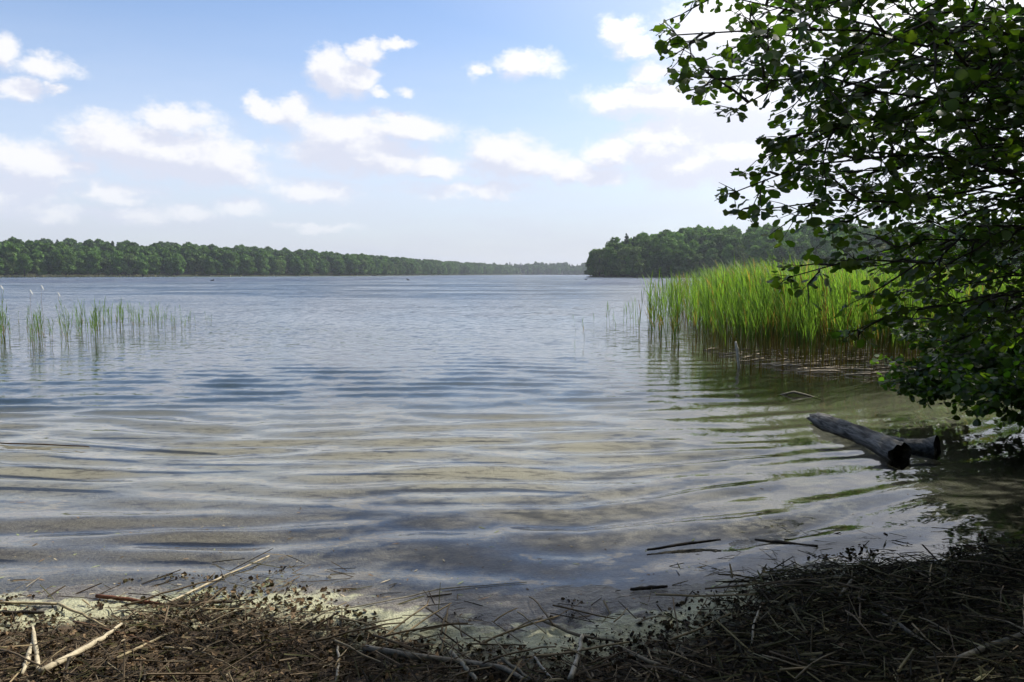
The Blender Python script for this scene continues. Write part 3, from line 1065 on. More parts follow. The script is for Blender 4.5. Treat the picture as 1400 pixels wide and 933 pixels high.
# old stalks with a pale dry leaf left at the top, in the sparse patch
for (px, py, hh, lx) in ((8, 470, 80, 5), (46, 478, 82, 45), (62, 468, 78, 60), (86, 462, 62, 82)):
    w = on_water(px, py); k = w[1] / FPX
    e = link('old_reed', None, None, w)
    a = Acc(); a.add(*tube(bend((0, 0, -0.1), ((lx - px) * k, 0, hh * k), 5, 0.02), np.linspace(0.004, 0.002, 5), 4), TAN * 0.9); a.build('stem', M_STRAW, e)
    v, f = blade(0.13, 0.013, -1.0, 0.2)
    a = Acc(); a.add(v + np.array([(lx - px) * k, 0, hh * k]), f, (0.6, 0.58, 0.5)); a.build('leaf', M_STRAW, e)
    tag(e, 'old bare reed stalk with one bleached white leaf at its top', 'reed', 'old reed stalks in the sparse patch')

# dead stalks lying on the water between the reeds
a = Acc()
for i in range(210):
    x0, y0 = rng.uniform(4, 9), rng.uniform(11.2, 17)
    if bed_depth(np.array([x0]), np.array([y0]))[0] < 0.05:
        continue
    th = rng.normal(0.1, 0.5); L = rng.uniform(0.2, 1.1)
    p = bend((x0, y0, 0.014), (x0 + L * math.cos(th), y0 + L * math.sin(th), 0.016 + rng.random() * 0.05), 4, 0.015)
    a.add(*tube(p, rng.uniform(0.006, 0.014), 4), np.array([0.42, 0.35, 0.26]) * rng.uniform(0.6, 1.15))
tag(a.build('floating_dead_reeds', M_STRAW), 'bleached dead reed stalks floating between the green reeds', 'reeds', None, 'stuff')

w = on_water(1013, 503); k = w[1] / FPX
a = Acc(); a.add(*tube(w + np.array([(0, 0, -0.2), (-4 * k, 0, 10 * k), (-6 * k, 0, 26 * k), (-8 * k, 0.02, 36 * k)]), [0.024, 0.023, 0.026, 0.014], 8, True, 0.3), (0.8, 0.76, 0.7))
M_BIRCH = bark_mat('bleached_wood', (0.5, 0.48, 0.44), (0.75, 0.73, 0.68), 25)
tag(a.build('stake', M_BIRCH), 'short bleached white stake leaning at the edge of the reed bed', 'stake')

# ------------------------------------------------------------------ alders
def alder_leaf():
    m = [(-0.28, 0, 0.0), (0, 0, 0), (0.28, 0, 0.03), (0.56, 0, 0.02), (0.82, 0, -0.03), (0.93, 0, -0.07)]
    L = [(0.22, 0.24), (0.56, 0.41), (0.86, 0.33), (1.0, 0.12)]
    v = [(-0.28, -0.012, 0), (-0.28, 0.012, 0), (0, 0.012, 0), (0, -0.012, 0)] + m[1:]
    i0 = 4
    for s in (1, -1):
        v += [(x, s * w, 0.13 * w - 0.08 * x * x + 0.03 * math.sin(9 * x)) for x, w in L]
    f = [(0, 3, 2, 1)]
    for q, base in ((1, i0 + 5), (-1, i0 + 9)):
        ff = [(i0, i0 + 1, base), (i0 + 1, i0 + 2, base + 1, base), (i0 + 2, i0 + 3, base + 2, base + 1), (i0 + 3, i0 + 4, base + 3, base + 2)]
        f += [t if q == 1 else t[::-1] for t in ff]
    return np.array(v), f


LV, LF = alder_leaf()
BND_Y = [-60, 0, 22, 40, 75, 110, 150, 172, 200, 222, 238, 262, 290, 312, 340, 372, 395, 412, 440, 468, 484, 520, 538, 660]
BND_X = [930, 944, 905, 886, 893, 908, 955, 1000, 1034, 1034, 985, 966, 985, 1030, 1042, 1042, 1052, 1092, 1126, 1138, 1190, 1186, 1215, 1500]


def pruned(P):
    """leaves that would stand out beyond the tree's outline"""
    x, y = to_pix(P)
    lim = np.interp(y, BND_Y, BND_X)
    return (x < lim) & (y > -60)


class Tree:
    def __init__(s, seed):
        s.r = np.random.default_rng(seed)
        s.lp, s.ld, s.lu, s.ls = [], [], [], []
        s.branches = []

    def twig(s, acc, a, d, L, ls):
        r = s.r
        b = a + d * L + np.array([0, 0, -0.25 * L * r.random()])
        if pruned(b[None])[0]:
            return
        p = bend(a, b, 3, 0.05, 0, r)
        acc.add(*tube(p, [0.0032, 0.0022, 0.0012], 3, False), (0.8, 0.8, 0.8))
        n = max(3, int(L / 0.04))
        for i in range(n):
            u = (i + 0.6) / n
            q = a + (b - a) * u
            side = np.cross(d, [0, 0, 1.0]) * (1 if i % 2 else -1)
            ld = norm(d * 0.5 + side * 0.9 + r.normal(0, 0.35, 3) + np.array([0, 0, -0.35]))
            s.lp.append(q + ld * 0.015); s.ld.append(ld); s.lu.append(norm(np.array([0, 0, 1.0]) + r.normal(0, 0.75, 3)))
            s.ls.append(ls * (0.5 + 0.8 * r.random()))
        s.lp.append(b); s.ld.append(norm(d + r.normal(0, 0.25, 3))); s.lu.append(norm(np.array([0, 0, 1.0]) + r.normal(0, 0.5, 3))); s.ls.append(ls)

    def limb(s, a, b, r0, ls=0.062, dens=1.0, arch=0.1, u0=0.3):
        r = s.r
        acc = Acc()
        n = 10
        L = np.linalg.norm(b - a)
        p = bend(a, b, n, 0.026, arch, r)
        acc.add(*tube(p, r0 * np.linspace(1, 0.12, n) ** 1.1 + 0.0015, 5), (0.9, 0.9, 0.9))
        nsub = int(L / 0.2 * dens * (1 - u0))
        for i in range(nsub):
            u = u0 + (1 - u0) * (i + r.random()) / nsub
            q = np.array([np.interp(u, np.linspace(0, 1, n), p[:, k]) for k in range(3)])
            tg = norm(p[min(int(u * (n - 1)) + 1, n - 1)] - p[int(u * (n - 1)) if u < 1 else n - 2])
            sd = np.cross(tg, [0, 0, 1.0]) * (1 if i % 2 else -1)
            d = norm(tg * 0.7 + sd * r.uniform(0.3, 1.0) + np.array([0, 0, r.normal(0.05, 0.4)]))
            l = r.uniform(0.35, 0.95) * (1.15 - 0.75 * u)
            e = q + d * l
            if pruned(e[None])[0]:
                l *= 0.4; e = q + d * l
                if pruned(e[None])[0]:
                    continue
            sp = bend(q, e + np.array([0, 0, -0.08 * l]), 4, 0.04, 0.04, r)
            acc.add(*tube(sp, [0.008, 0.006, 0.004, 0.0025], 4, False), (0.85, 0.85, 0.85))
            nt = max(2, int(l / 0.085 * dens))
            for j in range(nt):
                uu = (j + r.random()) / nt
                qq = np.array([np.interp(uu, np.linspace(0, 1, 4), sp[:, k]) for k in range(3)])
                sd2 = np.cross(d, [0, 0, 1.0]) * (1 if j % 2 else -1)
                s.twig(acc, qq, norm(d * 0.6 + sd2 * r.uniform(0.2, 1) + r.normal(0, 0.3, 3)), r.uniform(0.08, 0.22), ls)
            s.twig(acc, sp[-1], d, r.uniform(0.06, 0.16), ls)
        for j in range(12):
            s.twig(acc, p[-1 - (j // 5)], norm(norm(p[-1] - p[-3]) + r.normal(0, 0.45, 3)), r.uniform(0.06, 0.15), ls)
        s.branches.append(acc)


def finish_tree(T, root, trunk_acc_, nind, tint=(1, 1, 1)):
    trunk_acc_.build('trunk', M_BARK, root)
    for b in T.branches:
        b.build('branch', M_BARK, root)
    lp, ld, lu, ls = map(np.array, (T.lp, T.ld, T.lu, T.ls))
    keep = ~pruned(lp + ld * ls[:, None])
    lp, ld, lu, ls = lp[keep], ld[keep], lu[keep], ls[keep]
    lu = norm(lu - ld * np.sum(lu * ld, 1, keepdims=True))
    Mx = rot_from(ld, lu)
    x, y = to_pix(lp)
    app = ls / np.linalg.norm(lp - np.array([0, 0, CAMH]), axis=1)
    app = np.where((x > 860) & (x < 1400) & (y > 0) & (y < 700) & (lp[:, 1] > 1), app, 0)
    app = app * np.where(x < np.interp(y, BND_Y, BND_X) + 130, 1.5, 1.0)      # those on the outline show best
    idx = np.argsort(-app)[:nind]
    col = np.array([0.06, 0.105, 0.022]) * np.array(tint) * T.r.uniform(0.7, 1.25, (len(lp), 1)) * np.array([1, 1, 1])
    col[:, 0] *= T.r.uniform(0.85, 1.35, len(lp))
    ind = np.zeros(len(lp), bool); ind[idx] = True
    if nind:
        lm = [Acc().add(LV * np.array([1, 0.72 + 0.08 * q, 1 + 0.8 * q]), LF, np.array([0.052 + 0.007 * q, 0.095 + 0.004 * q, 0.02]) * np.array(tint)).mesh('leaf', M_LEAF) for q in range(5)]
        from mathutils import Matrix
        for q, i in enumerate(idx):
            o = link('leaf', lm[q % 5], root)
            m4 = np.eye(4); m4[:3, :3] = Mx[i] * ls[i]; m4[:3, 3] = lp[i] - np.array(root.location)
            o.matrix_basis = Matrix(m4.tolist())
    a = Acc().many(LV, LF, (Mx * ls[:, None, None])[~ind], lp[~ind] - np.array(root.location), col[~ind])
    f = a.build('foliage', M_LEAF, root)
    f['kind'] = 'stuff'
    return len(lp)


def trunk_path(base, top, n=9, wob=0.01, r=None):
    return bend(base, top, n, wob, 0, r)


def build_alder(base, top, r0, limbs, seed, label, nind, ls=0.062, dens=1.0, tint=(1, 1, 1), arch=0.08):
    T = Tree(seed)
    base = np.array([base[0], base[1], float(ground_z(base[0], base[1])) - 0.05])
    root = link('alder_tree', None, None, base)
    tp = trunk_path(base - np.array([0, 0, 0.3]), np.array(top, float), 12, 0.008, T.r)
    tr = Acc()
    tr.add(*tube(tp - base, np.concatenate([[r0 * 1.5], r0 * np.linspace(1.05, 0.1, 11)]), 10, True, 0.1), (1, 1, 1))
    for tip, rr in limbs:
        tip = np.array(tip, float)
        hd = np.linalg.norm(tip[:2] - tp[0, :2])
        zs = np.clip(tip[2] * 0.85 + 0.05 * hd, 0.9, top[2] - 0.6)
        st = np.array([np.interp(zs, tp[:, 2], tp[:, k]) for k in range(3)])
        T.limb(st, tip, rr, ls, dens, arch)
    for b in T.branches:
        b.v = [v - base for v in b.v]
    tag(root, label, 'tree')
    return finish_tree(T, root, tr, nind, tint)


rA = np.random.default_rng(77)
limA = [(at(q[0] + 22, q[1], q[2]), 0.015) for q in (
    (903, 48, 3.6), (922, 105, 3.7), (985, 150, 3.8), (1045, 188, 4.0), (985, 262, 3.9), (1010, 288, 4.1), (1062, 378, 4.3), (1148, 452, 4.6),
    (955, -8, 3.9), (1030, 15, 4.2), (1090, 60, 4.6), (1060, 120, 4.3), (1110, 235, 4.5), (1140, 300, 4.8), (1180, 345, 4.9), (1230, 250, 5.0),
    (1180, 120, 5.0), (1200, 20, 5.2), (1280, 330, 5.2), (1290, 420, 5.3), (1320, 200, 5.4), (1300, 80, 5.6), (1370, 400, 5.0), (1240, 440, 5.6),
    (1150, 190, 5.8), (1220, 160, 6.4), (1270, 270, 6.6), (1340, 330, 6.5), (1360, 120, 6.8), (1190, 280, 6.2), (1250, 370, 6.6), (1330, 460, 6.4), (1100, 150, 5.6), (1150, 60, 6.0), (1290, 350, 6.0), (1390, 330, 6.4), (1230, 340, 5.8), (1380, 440, 6.2), (1210, 400, 5.6))]
for i in range(46):      # the crown above the picture, reaching out over the water
    zt = rA.uniform(4.3, 9.0)
    limA.append(((0.72 * zt - 1.5 + rA.uniform(0, 5.4), rA.uniform(4.2, 9.4), zt), 0.028))
nA = build_alder((4.8, 5.0), (4.95, 6.1, 9.4), 0.15, limA, 41, 'alder tree leaning over the water with leafy boughs hanging above the muddy bank', 300, 0.056, 1.15)

limB = [(at(*q), 0.03) for q in ((1290, 150, 10), (1350, 200, 9.6), (1300, 60, 10), (1390, 100, 10))]
for i in range(34):
    limB.append(((rA.uniform(5.6, 10.5), rA.uniform(8.0, 13), rA.uniform(4.6, 9.5)), 0.035))
nB = build_alder((9.3, 9.6), (9.2, 9.9, 10.5), 0.17, limB, 42, 'second alder tree standing on the bank behind the leaning one', 0, 0.085, 0.62)

limC = [(at(*q), 0.018) for q in ((1200, 525, 9.6), (1230, 500, 9.3), (1250, 545, 8.9), (1290, 520, 8.8), (1310, 560, 8.4), (1340, 500, 8.6), (1360, 560, 8.2), (1390, 520, 8.2), (1395, 590, 7.8), (1280, 470, 9), (1330, 450, 9), (1390, 460, 8.5),
                                  (1240, 455, 9.4), (1370, 610, 7.6), (1340, 580, 7.9), (1300, 440, 8.8), (1420, 540, 7.8), (1440, 480, 8), (1270, 530, 9.2), (1320, 530, 8.0), (1390, 570, 7.2), (1350, 600, 7.4), (1410, 610, 7.0), (1250, 510, 9.0), (1300, 490, 8.4), (1350, 470, 8.0), (1390, 500, 7.5), (1380, 420, 8.2))]
limC = [((t[0], t[1], max(t[2], CAMH - (528 - 375) / FPX * t[1])), r_) for t, r_ in limC]
nC = build_alder((7.6, 8.4), (7.3, 8.6, 2.3), 0.07, limC, 43, 'low alder bush trailing dark leafy boughs down to the water beside the log', 0, 0.078, 1.5, (0.8, 0.85, 0.85), 0.05)
print('leaves', nA, nB, nC)

# ------------------------------------------------------------------ driftwood log
e = link('driftwood_log', None, None, (3.36, 6.86, -0.035))
n = 12
t = np.linspace(0, 1, n)[:, None]
p0, p1 = np.array([0.0, 0.0, 0.05]), np.array([-0.04, 1.72, 0.085])
p = p0 + (p1 - p0) * t + np.stack([0.03 * np.sin(5 * t[:, 0]), 0 * t[:, 0], 0.025 * np.sin(3.3 * t[:, 0] + 0.5)], 1)
rad = np.interp(t[:, 0], [0, 0.08, 0.3, 0.6, 0.9, 1], [0.112, 0.10, 0.088, 0.082, 0.09, 0.072])
a = Acc(); v, f = tube(p, rad, 16, False, 0.2, 3)
v[-16:, 1] += np.random.default_rng(4).uniform(-0.14, 0.16, 16)
v[:16, 1] += np.random.default_rng(5).uniform(-0.05, 0.05, 16)
v[:16] = p[0] + (v[:16] - p[0]) * np.random.default_rng(6).uniform(0.82, 1.1, 16)[:, None] ** np.array([[1, 0, 1]])
a.add(v, f)
a.build('trunk', M_DRIFT, e)
a = Acc(); a.add(np.concatenate([v[:16], [[p[0][0] + 0.02, p[0][1] + 0.12, p[0][2] - 0.01]]]), [(16, (i + 1) % 16, i) for i in range(16)], (0.3, 0.26, 0.22))
o = a.build('broken_end', M_DRIFT, e); o['label'] = 'dark rotted hollow end of the log'
a = Acc(); a.add(np.concatenate([v[-16:], [[p[-1][0], p[-1][1] - 0.12, p[-1][2]]]]), [(16, i, (i + 1) % 16) for i in range(16)], (0.2, 0.19, 0.17))
a.build('broken_end', M_DRIFT, e)
q = np.array([(0.0, 0.85, 0.06), (0.14, 0.62, 0.055), (0.28, 0.44, 0.05), (0.38, 0.33, 0.06), (0.46, 0.26, 0.075)])
a = Acc(); v, f = tube(q, [0.07, 0.075, 0.07, 0.085, 0.115], 14, False, 0.12, 8); a.add(v, f)
o = a.build('limb_stub', M_DRIFT, e)
b = Acc(); b.add(np.concatenate([v[-14:], [q[-1] - np.array([0.03, -0.03, 0])]]), [(14, i, (i + 1) % 14) for i in range(14)], (0.12, 0.11, 0.1)); b.build('broken_end', M_DRIFT, o)
tag(e, 'grey weathered forked log lying half sunk in the water by the bank', 'log')

w = on_water(1085, 541)
a = Acc(); a.add(*tube(w + np.array([(-0.18, 0.1, -0.02), (0.0, 0.0, 0.045), (0.14, -0.05, 0.015), (0.3, -0.16, -0.03)]), [0.012, 0.017, 0.015, 0.008], 7, True, 0.2), (0.2, 0.18, 0.13))
tag(a.build('stick', M_WOOD), 'short stick poking out of the water between log and reeds', 'stick')


# ------------------------------------------------------------------ wrack on the bank
def drop(px, py, lift=0.0):
    z = 0.0
    for _ in range(6):
        p = on_water(px, py, z)
        z = max(float(ground_z(p[0], p[1])), -0.002) + lift
    return np.array([p[0], p[1], z])


lr = np.random.default_rng(8)
N1 = 60000
lx, ly = lr.uniform(-4, 4.8, N1), lr.uniform(2.3, 5.7, N1)
lt = shore_t(lx, ly) + scum_w(lx) + (fbm(lx * 2.1, ly * 2.1, 4, 51) - 0.5) * 0.75
right = np.clip((lx - 0.3) / 1.0, 0, 1)
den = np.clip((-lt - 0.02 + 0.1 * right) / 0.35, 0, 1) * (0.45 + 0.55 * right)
den = np.maximum(den, 0.03 * (np.abs(lt) < 0.5))
ok = lr.random(N1) < den
lx, ly, lt, right = lx[ok], ly[ok], lt[ok], right[ok]
n = len(lx)
L = lr.uniform(0.03, 0.13, n) * (1 + 1.6 * lr.random(n) ** 3)
rad = lr.uniform(0.0007, 0.0024, n)
th = lr.normal(0.15, 0.75, n) + np.where(lr.random(n) < 0.4, lr.uniform(0, 3.14, n), 0)
tilt = lr.normal(0.0, 0.18, n)
X = np.stack([np.cos(th) * np.cos(tilt), np.sin(th) * np.cos(tilt), np.sin(tilt)], 1)
Mx = rot_from(X, norm(np.array([0, 0, 1.0]) + lr.normal(0, 0.3, (n, 3))))
Mx = np.stack([Mx[:, :, 0] * L[:, None], Mx[:, :, 1] * rad[:, None] * lr.uniform(1, 2.6, n)[:, None], Mx[:, :, 2] * rad[:, None]], -1)
z = np.maximum(ground_z(lx, ly), 0.0) + rad + lr.random(n) ** 2 * 0.035 * np.clip(-lt * 3, 0.1, 1) + np.abs(np.sin(tilt)) * L * 0.4
bv = np.array([[-0.5, -1, -0.6], [-0.5, 1, -0.6], [-0.5, 0, 1.0], [0.0, -1, -0.3], [0.0, 1, -0.3], [0.0, 0, 1.5], [0.5, -0.7, -0.6], [0.5, 0.7, -0.6], [0.5, 0, 0.8]])
bf = [(0, 1, 4, 3), (1, 2, 5, 4), (2, 0, 3, 5), (3, 4, 7, 6), (4, 5, 8, 7), (5, 3, 6, 8)]
pal = np.array([(0.36, 0.28, 0.16), (0.27, 0.22, 0.14), (0.16, 0.12, 0.075), (0.055, 0.04, 0.025), (0.035, 0.028, 0.018), (0.42, 0.36, 0.24), (0.09, 0.085, 0.035)])
pw = np.array([0.05, 0.07, 0.18, 0.28, 0.22, 0.02, 0.18])
ci = lr.choice(7, n, p=pw)
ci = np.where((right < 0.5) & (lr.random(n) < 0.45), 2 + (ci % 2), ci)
tag(Acc().many(bv, bf, Mx, np.stack([lx, ly, z], 1), pal[ci] * lr.uniform(0.7, 1.2, (n, 1)) * np.where((right > 0.5)[:, None], np.array([[0.58, 0.62, 0.52]]), 1.0)).build('reed_litter', M_STRAW, None, False),  # straw on the right darkened, bank shade put into its colour
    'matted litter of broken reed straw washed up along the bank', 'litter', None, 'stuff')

# crumbs of rotted leaf and weed
N2 = 130000
lx, ly = lr.uniform(-4, 4.8, N2), lr.uniform(2.3, 5.7, N2)
lt = shore_t(lx, ly) + scum_w(lx) + (fbm(lx * 2.6, ly * 2.6, 4, 61) - 0.5) * 0.9
den = np.clip((-lt + 0.05) / 0.3, 0, 1); den = np.maximum(den, 0.5 * (lt < 0.35) * (fbm(lx * 4, ly * 7, 3, 83) > 0.66))
ok = lr.random(N2) < den
lx, ly, lt = lx[ok], ly[ok], lt[ok]
n = len(lx)
up = norm(np.array([0, 0, 1.0]) + lr.normal(0, 0.7, (n, 3)))
Mx = rot_from(norm(np.cross(up, lr.normal(0, 1, (n, 3)))), up) * (0.003 + 0.015 * lr.random(n) ** 3)[:, None, None]
bv = np.array([[-1, -0.3, 0], [0.1, -0.8, 0.35], [1, 0.1, 0], [0.2, 0.75, 0.3], [-0.6, 0.6, -0.1]])
bf = [(0, 1, 2), (0, 2, 3, 4)]
z = np.maximum(ground_z(lx, ly), 0.0) + 0.004 + lr.random(n) ** 2 * 0.03 * np.clip(-lt * 2.5, 0.05, 1)
pal2 = np.array([(0.035, 0.024, 0.014), (0.09, 0.06, 0.033), (0.06, 0.05, 0.02), (0.22, 0.15, 0.085)])
tag(Acc().many(bv, bf, Mx, np.stack([lx, ly, z], 1), pal2[lr.integers(0, 4, n)] * lr.uniform(0.6, 1.2, (n, 1)) * np.where(lx > 0.2, 0.5, 1.0)[:, None]).build('leaf_litter', M_STRAW, None, False),  # crumbs on the right darkened too, as painted shade
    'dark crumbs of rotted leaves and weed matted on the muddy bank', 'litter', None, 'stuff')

# single sticks and stalks: pixels along the stick, radius, colour, name, label
STALK, REDW, DKW, PALE = (0.42, 0.34, 0.2), (0.16, 0.065, 0.035), (0.05, 0.04, 0.03), (0.55, 0.47, 0.32)
STICKS = [
    (((56, 918), (100, 897), (140, 872), (166, 853)), (0.014, 0.013, 0.01, 0.006), PALE, 'stick', 'thick pale stripped stick lying on the sunlit mud'),
    (((225, 826), (296, 793), (368, 760)), (0.005, 0.005, 0.003), PALE, 'reed_stalk', 'long pale reed stalk slanting from the mud out over the shallow water'),
    (((132, 815), (175, 820), (215, 826), (222, 826)), (0.010, 0.010, 0.008, 0.005), REDW, 'stick', 'red brown wet stick lying at the water line'),
    (((232, 826), (275, 824), (318, 823)), (0.007, 0.008, 0.006), DKW, 'stick', 'dark thin stick lying beside the red brown one at the water line'),
    (((0, 824), (40, 825), (79, 826)), (0.006, 0.006, 0.005), STALK, 'reed_stalk', 'tan reed stalk lying straight along the sunlit water line'),
    (((79, 827), (112, 843), (146, 860)), (0.006, 0.005, 0.004), STALK, 'reed_stalk', 'tan reed stalk slanting over the yellow scum onto the mud'),
    (((44, 858), (50, 890), (52, 918)), (0.009, 0.009, 0.008), PALE, 'reed_stalk', 'short thick pale stalk standing out of the sunlit mud'),
    (((44, 880), (36, 905), (30, 920)), (0.008, 0.011, 0.005), PALE, 'reed_stalk', 'split pale stalk beside the short thick one'),
    (((160, 902), (220, 872), (246, 861)), (0.005, 0.005, 0.003), STALK, 'reed_stalk', 'thin tan stalk across the brown leaf litter'),
    (((225, 886), (262, 888)), (0.006, 0.005), STALK, 'reed_stalk', 'stubby tan stalk on the brown leaf litter'),
    (((500, 886), (560, 896), (640, 905), (690, 914), (722, 931)), (0.013, 0.013, 0.012, 0.01, 0.006), (0.24, 0.21, 0.16), 'branch', 'long grey branch lying curved across the dark shaded bank'),
    (((617, 893), (636, 912), (652, 932)), (0.009, 0.009, 0.007), (0.3, 0.27, 0.2), 'stick', 'short grey stick crossing the long grey branch'),
    (((796, 870), (790, 900), (780, 932)), (0.008, 0.009, 0.012), (0.42, 0.38, 0.3), 'reed_stalk', 'pale upright stalk rising from the shaded litter'),
    (((729, 897), (745, 915), (757, 933)), (0.005, 0.005, 0.005), (0.38, 0.34, 0.27), 'reed_stalk', 'thin pale stalk beside the upright one on the shaded litter'),
    (((684, 897), (706, 915), (728, 930)), (0.006, 0.006, 0.005), (0.2, 0.18, 0.13), 'reed_stalk', 'dull stalk lying beside the long grey branch'),
    (((838, 881), (880, 902), (916, 916), (960, 932)), (0.008, 0.008, 0.007, 0.005), (0.26, 0.22, 0.15), 'stick', 'slanting brown stick on the shaded wrack'),
    (((736, 846), (790, 869), (850, 878)), (0.006, 0.006, 0.004), (0.2, 0.17, 0.12), 'stick', 'thin brown stick at the edge of the green scum'),
    (((885, 752), (935, 744), (985, 738)), (0.006, 0.008, 0.005), DKW, 'stick', 'dark thin stick floating on the shaded shallow water'),
    (((1032, 738), (1075, 743), (1118, 747)), (0.006, 0.009, 0.006), DKW, 'stick', 'dark stick floating just off the wrack bank'),
    (((862, 806), (888, 804), (912, 802)), (0.007, 0.009, 0.006), DKW, 'stick', 'stubby dark stick on the scummy water edge'),
    (((462, 884), (463, 910), (460, 932)), (0.005, 0.005, 0.006), (0.36, 0.32, 0.25), 'reed_stalk', 'thin grey stalk standing at the edge of sun and shade'),
    (((1062, 801), (1090, 799), (1122, 795)), (0.01, 0.01, 0.008), (0.09, 0.075, 0.055), 'stick', 'short dark stick at the nose of the wrack bank'),
    (((1150, 815), (1160, 800), (1168, 790)), (0.012, 0.012, 0.008), (0.3, 0.26, 0.19), 'reed_stalk', 'broken grey stalk leaning on the wrack bank'),
    (((1205, 840), (1240, 862), (1275, 884)), (0.007, 0.008, 0.006), (0.2, 0.18, 0.14), 'reed_stalk', 'dull grey stalk slanting down the shaded wrack'),
    (((1308, 902), (1352, 884), (1400, 868)), (0.012, 0.013, 0.012), (0.16, 0.15, 0.12), 'branch', 'smooth grey branch half buried in the shaded wrack'),
    (((1040, 830), (1030, 855), (1028, 878)), (0.005, 0.006, 0.005), (0.34, 0.3, 0.22), 'reed_stalk', 'short upright stalk in the straw of the wrack bank'),
    (((0, 838), (30, 836), (60, 838)), (0.007, 0.008, 0.006), DKW, 'stick', 'dark twig lying on the yellow scum'),
    (((100, 850), (180, 870), (205, 880)), (0.004, 0.004, 0.003), (0.2, 0.11, 0.06), 'twig', 'red brown twig on the leaf litter by the yellow scum'),
    (((430, 838), (520, 824), (600, 806), (720, 796)), (0.003, 0.003, 0.003, 0.002), (0.3, 0.27, 0.2), 'reed_stalk', 'long thin reed stalk lying along the shaded water line'),
    (((0, 606), (60, 608), (122, 611)), (0.006, 0.006, 0.004), (0.12, 0.08, 0.05), 'reed_stalk', 'brown reed stalk adrift on the sunlit shallow water'),
]
for pts, rr, col, nm, lab in STICKS:
    P = []
    for i, (px, py) in enumerate(pts):
        P.append(drop(px, py, rr[i] * 0.9 + (0.022 if py > 840 else 0.006)))
    P = np.array(P)
    tt = np.linspace(0, len(P) - 1, 4 * len(P) - 3)
    Q = np.stack([np.interp(tt, np.arange(len(P)), P[:, k]) for k in range(3)], 1)
    ln = np.linalg.norm(Q[-1] - Q[0])
    Q[1:-1] += lr.normal(0, 0.0022, (len(Q) - 2, 3)) * np.array([1, 1, 0.4])
    gz = np.maximum(ground_z(Q[:, 0], Q[:, 1]), 0)
    rq = np.interp(tt, np.arange(len(P)), rr)
    Q[:, 2] = np.maximum(Q[:, 2], gz + rq * 0.7)
    org = Q[0].copy(); org[2] = Q[:, 2].min()
    a = Acc(); a.add(*tube(Q - org, rq, 7, True, 0.3, len(pts)), col)
    o = a.build(nm, M_WOOD)
    o.location = org
    tag(o, lab, nm.replace('_', ' '))

# loose stalks that can still be told apart on the wrack
ST_M = []
for i in range(8):
    L = 0.5
    p = bend((-L / 2, 0, 0), (L / 2, 0, 0), 6, 0.007, 0.02 * (i % 3), lr)
    ST_M.append(Acc().add(*tube(p, np.linspace(0.0058, 0.0038, 6), 6, True, 0.1, i), pal[[0, 1, 2, 2][i % 4]] * 0.8).mesh('reed_stalk', M_STRAW))
cnt = 0
while cnt < 90:
    px, py = lr.uniform(0, 1400), lr.uniform(720, 930)
    p = drop(px, py)
    tq = shore_t(p[0], p[1])
    if tq > -0.12 or (px < 420 and lr.random() < 0.75):
        continue
    s = lr.uniform(0.25, 0.95)
    o = link('reed_stalk', ST_M[lr.integers(8)], None, (p[0], p[1], p[2] + 0.022 + 0.02 * lr.random()), None, s)
    o.rotation_euler = (0, lr.normal(0, 0.10), lr.normal(0.2, 0.8))
    o.scale = (s, max(s, 0.6) , max(s, 0.6))
    tag(o, 'loose dry reed stalk lying on the shaded wrack of the bank' if px >= 420 else 'loose dry reed stalk lying on the sunlit brown litter', 'reed stalk',
        'loose dry stalks on the shaded wrack' if px >= 420 else 'loose dry stalks on the sunlit litter')
    cnt += 1

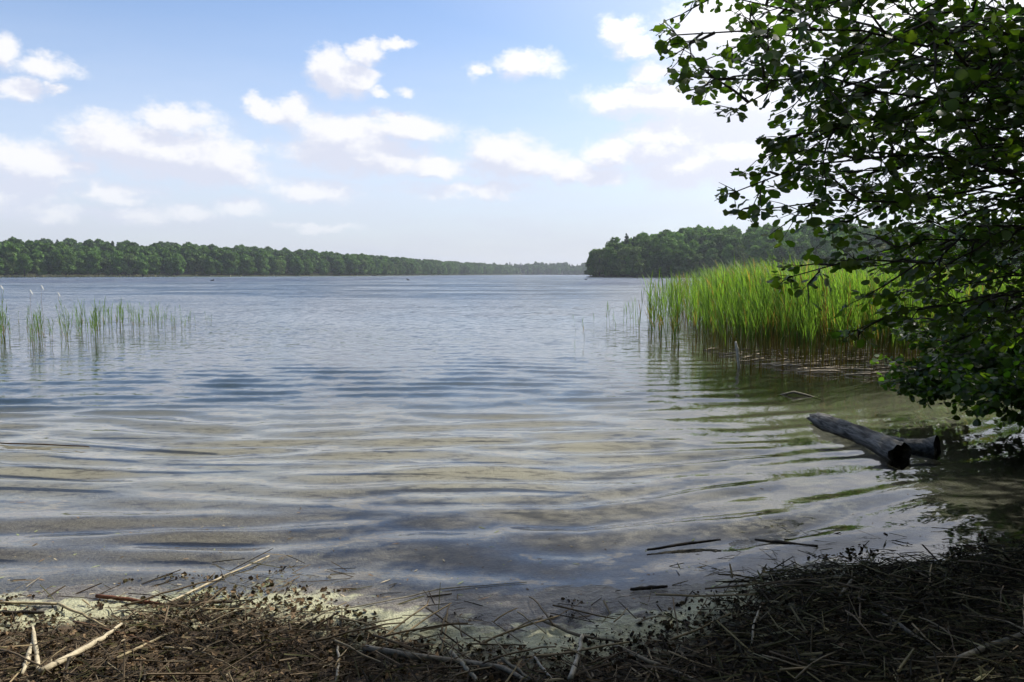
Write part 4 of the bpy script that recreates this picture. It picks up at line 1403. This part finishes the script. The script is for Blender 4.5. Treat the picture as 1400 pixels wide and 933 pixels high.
# specks of dead leaf and straw afloat in the shallows
N3 = 2600
fx, fy = lr.uniform(-4, 3.2, N3), 3.5 + 6.0 * lr.random(N3) ** 2.2
ft = shore_t(fx, fy)
ok = (ft > -0.05) & (lr.random(N3) < np.clip(1.1 - ft / 2.0, 0.06, 1) * (0.25 + fbm(fx * 1.5, fy * 3, 3, 71)))
fx, fy = fx[ok], fy[ok]; n = len(fx)
th = lr.uniform(0, 6.28, n)
Mx = np.zeros((n, 3, 3)); Mx[:, 0, 0] = np.cos(th); Mx[:, 1, 0] = np.sin(th); Mx[:, 0, 1] = -np.sin(th); Mx[:, 1, 1] = np.cos(th); Mx[:, 2, 2] = 0.4
sz = lr.uniform(0.002, 0.007, n); Mx *= sz[:, None, None]; Mx[:, :, 0] *= (1 + 5 * lr.random(n) ** 3)[:, None]
z = np.maximum(water_z(fx, fy), ground_z(fx, fy)) + 0.002
pal3 = np.array([(0.5, 0.42, 0.28), (0.3, 0.2, 0.12), (0.1, 0.07, 0.04), (0.3, 0.34, 0.16)])
tag(Acc().many(bv * np.array([1, 1, 0.6]), bf, Mx, np.stack([fx, fy, z], 1), pal3[lr.integers(0, 4, n)]).build('floating_specks', M_STRAW, None, False),
    'scattered specks of straw and dead leaf floating in the shallows', 'litter', None, 'stuff')

# ------------------------------------------------------------------ air
HAZE = 0.00015
m = bpy.data.materials.new('haze'); m.use_nodes = True; m.node_tree.nodes.clear()
gg = G(m.node_tree); out = gg.new('ShaderNodeOutputMaterial')
pv = gg.new('ShaderNodeVolumePrincipled')
pv.inputs['Color'].default_value = (0.82, 0.88, 1.0, 1)
pv.inputs['Density'].default_value = HAZE
pv.inputs['Anisotropy'].default_value = 0.3
gg.l.new(pv.outputs[0], out.inputs['Volume'])
m.cycles.homogeneous_volume = True if hasattr(m.cycles, 'homogeneous_volume') else None
x0, x1, y0, y1, z0, z1 = -8200, 8200, -60, 3100, -7, 60
v = [(x, y, z) for x in (x0, x1) for y in (y0, y1) for z in (z0, z1)]
hz = Acc().add(v, [(0, 1, 3, 2), (4, 6, 7, 5), (0, 4, 5, 1), (2, 3, 7, 6), (0, 2, 6, 4), (1, 5, 7, 3)]).build('haze', m, None, False)
tag(hz, 'thin pale summer haze over the lake and its shores', 'haze', None, 'stuff')
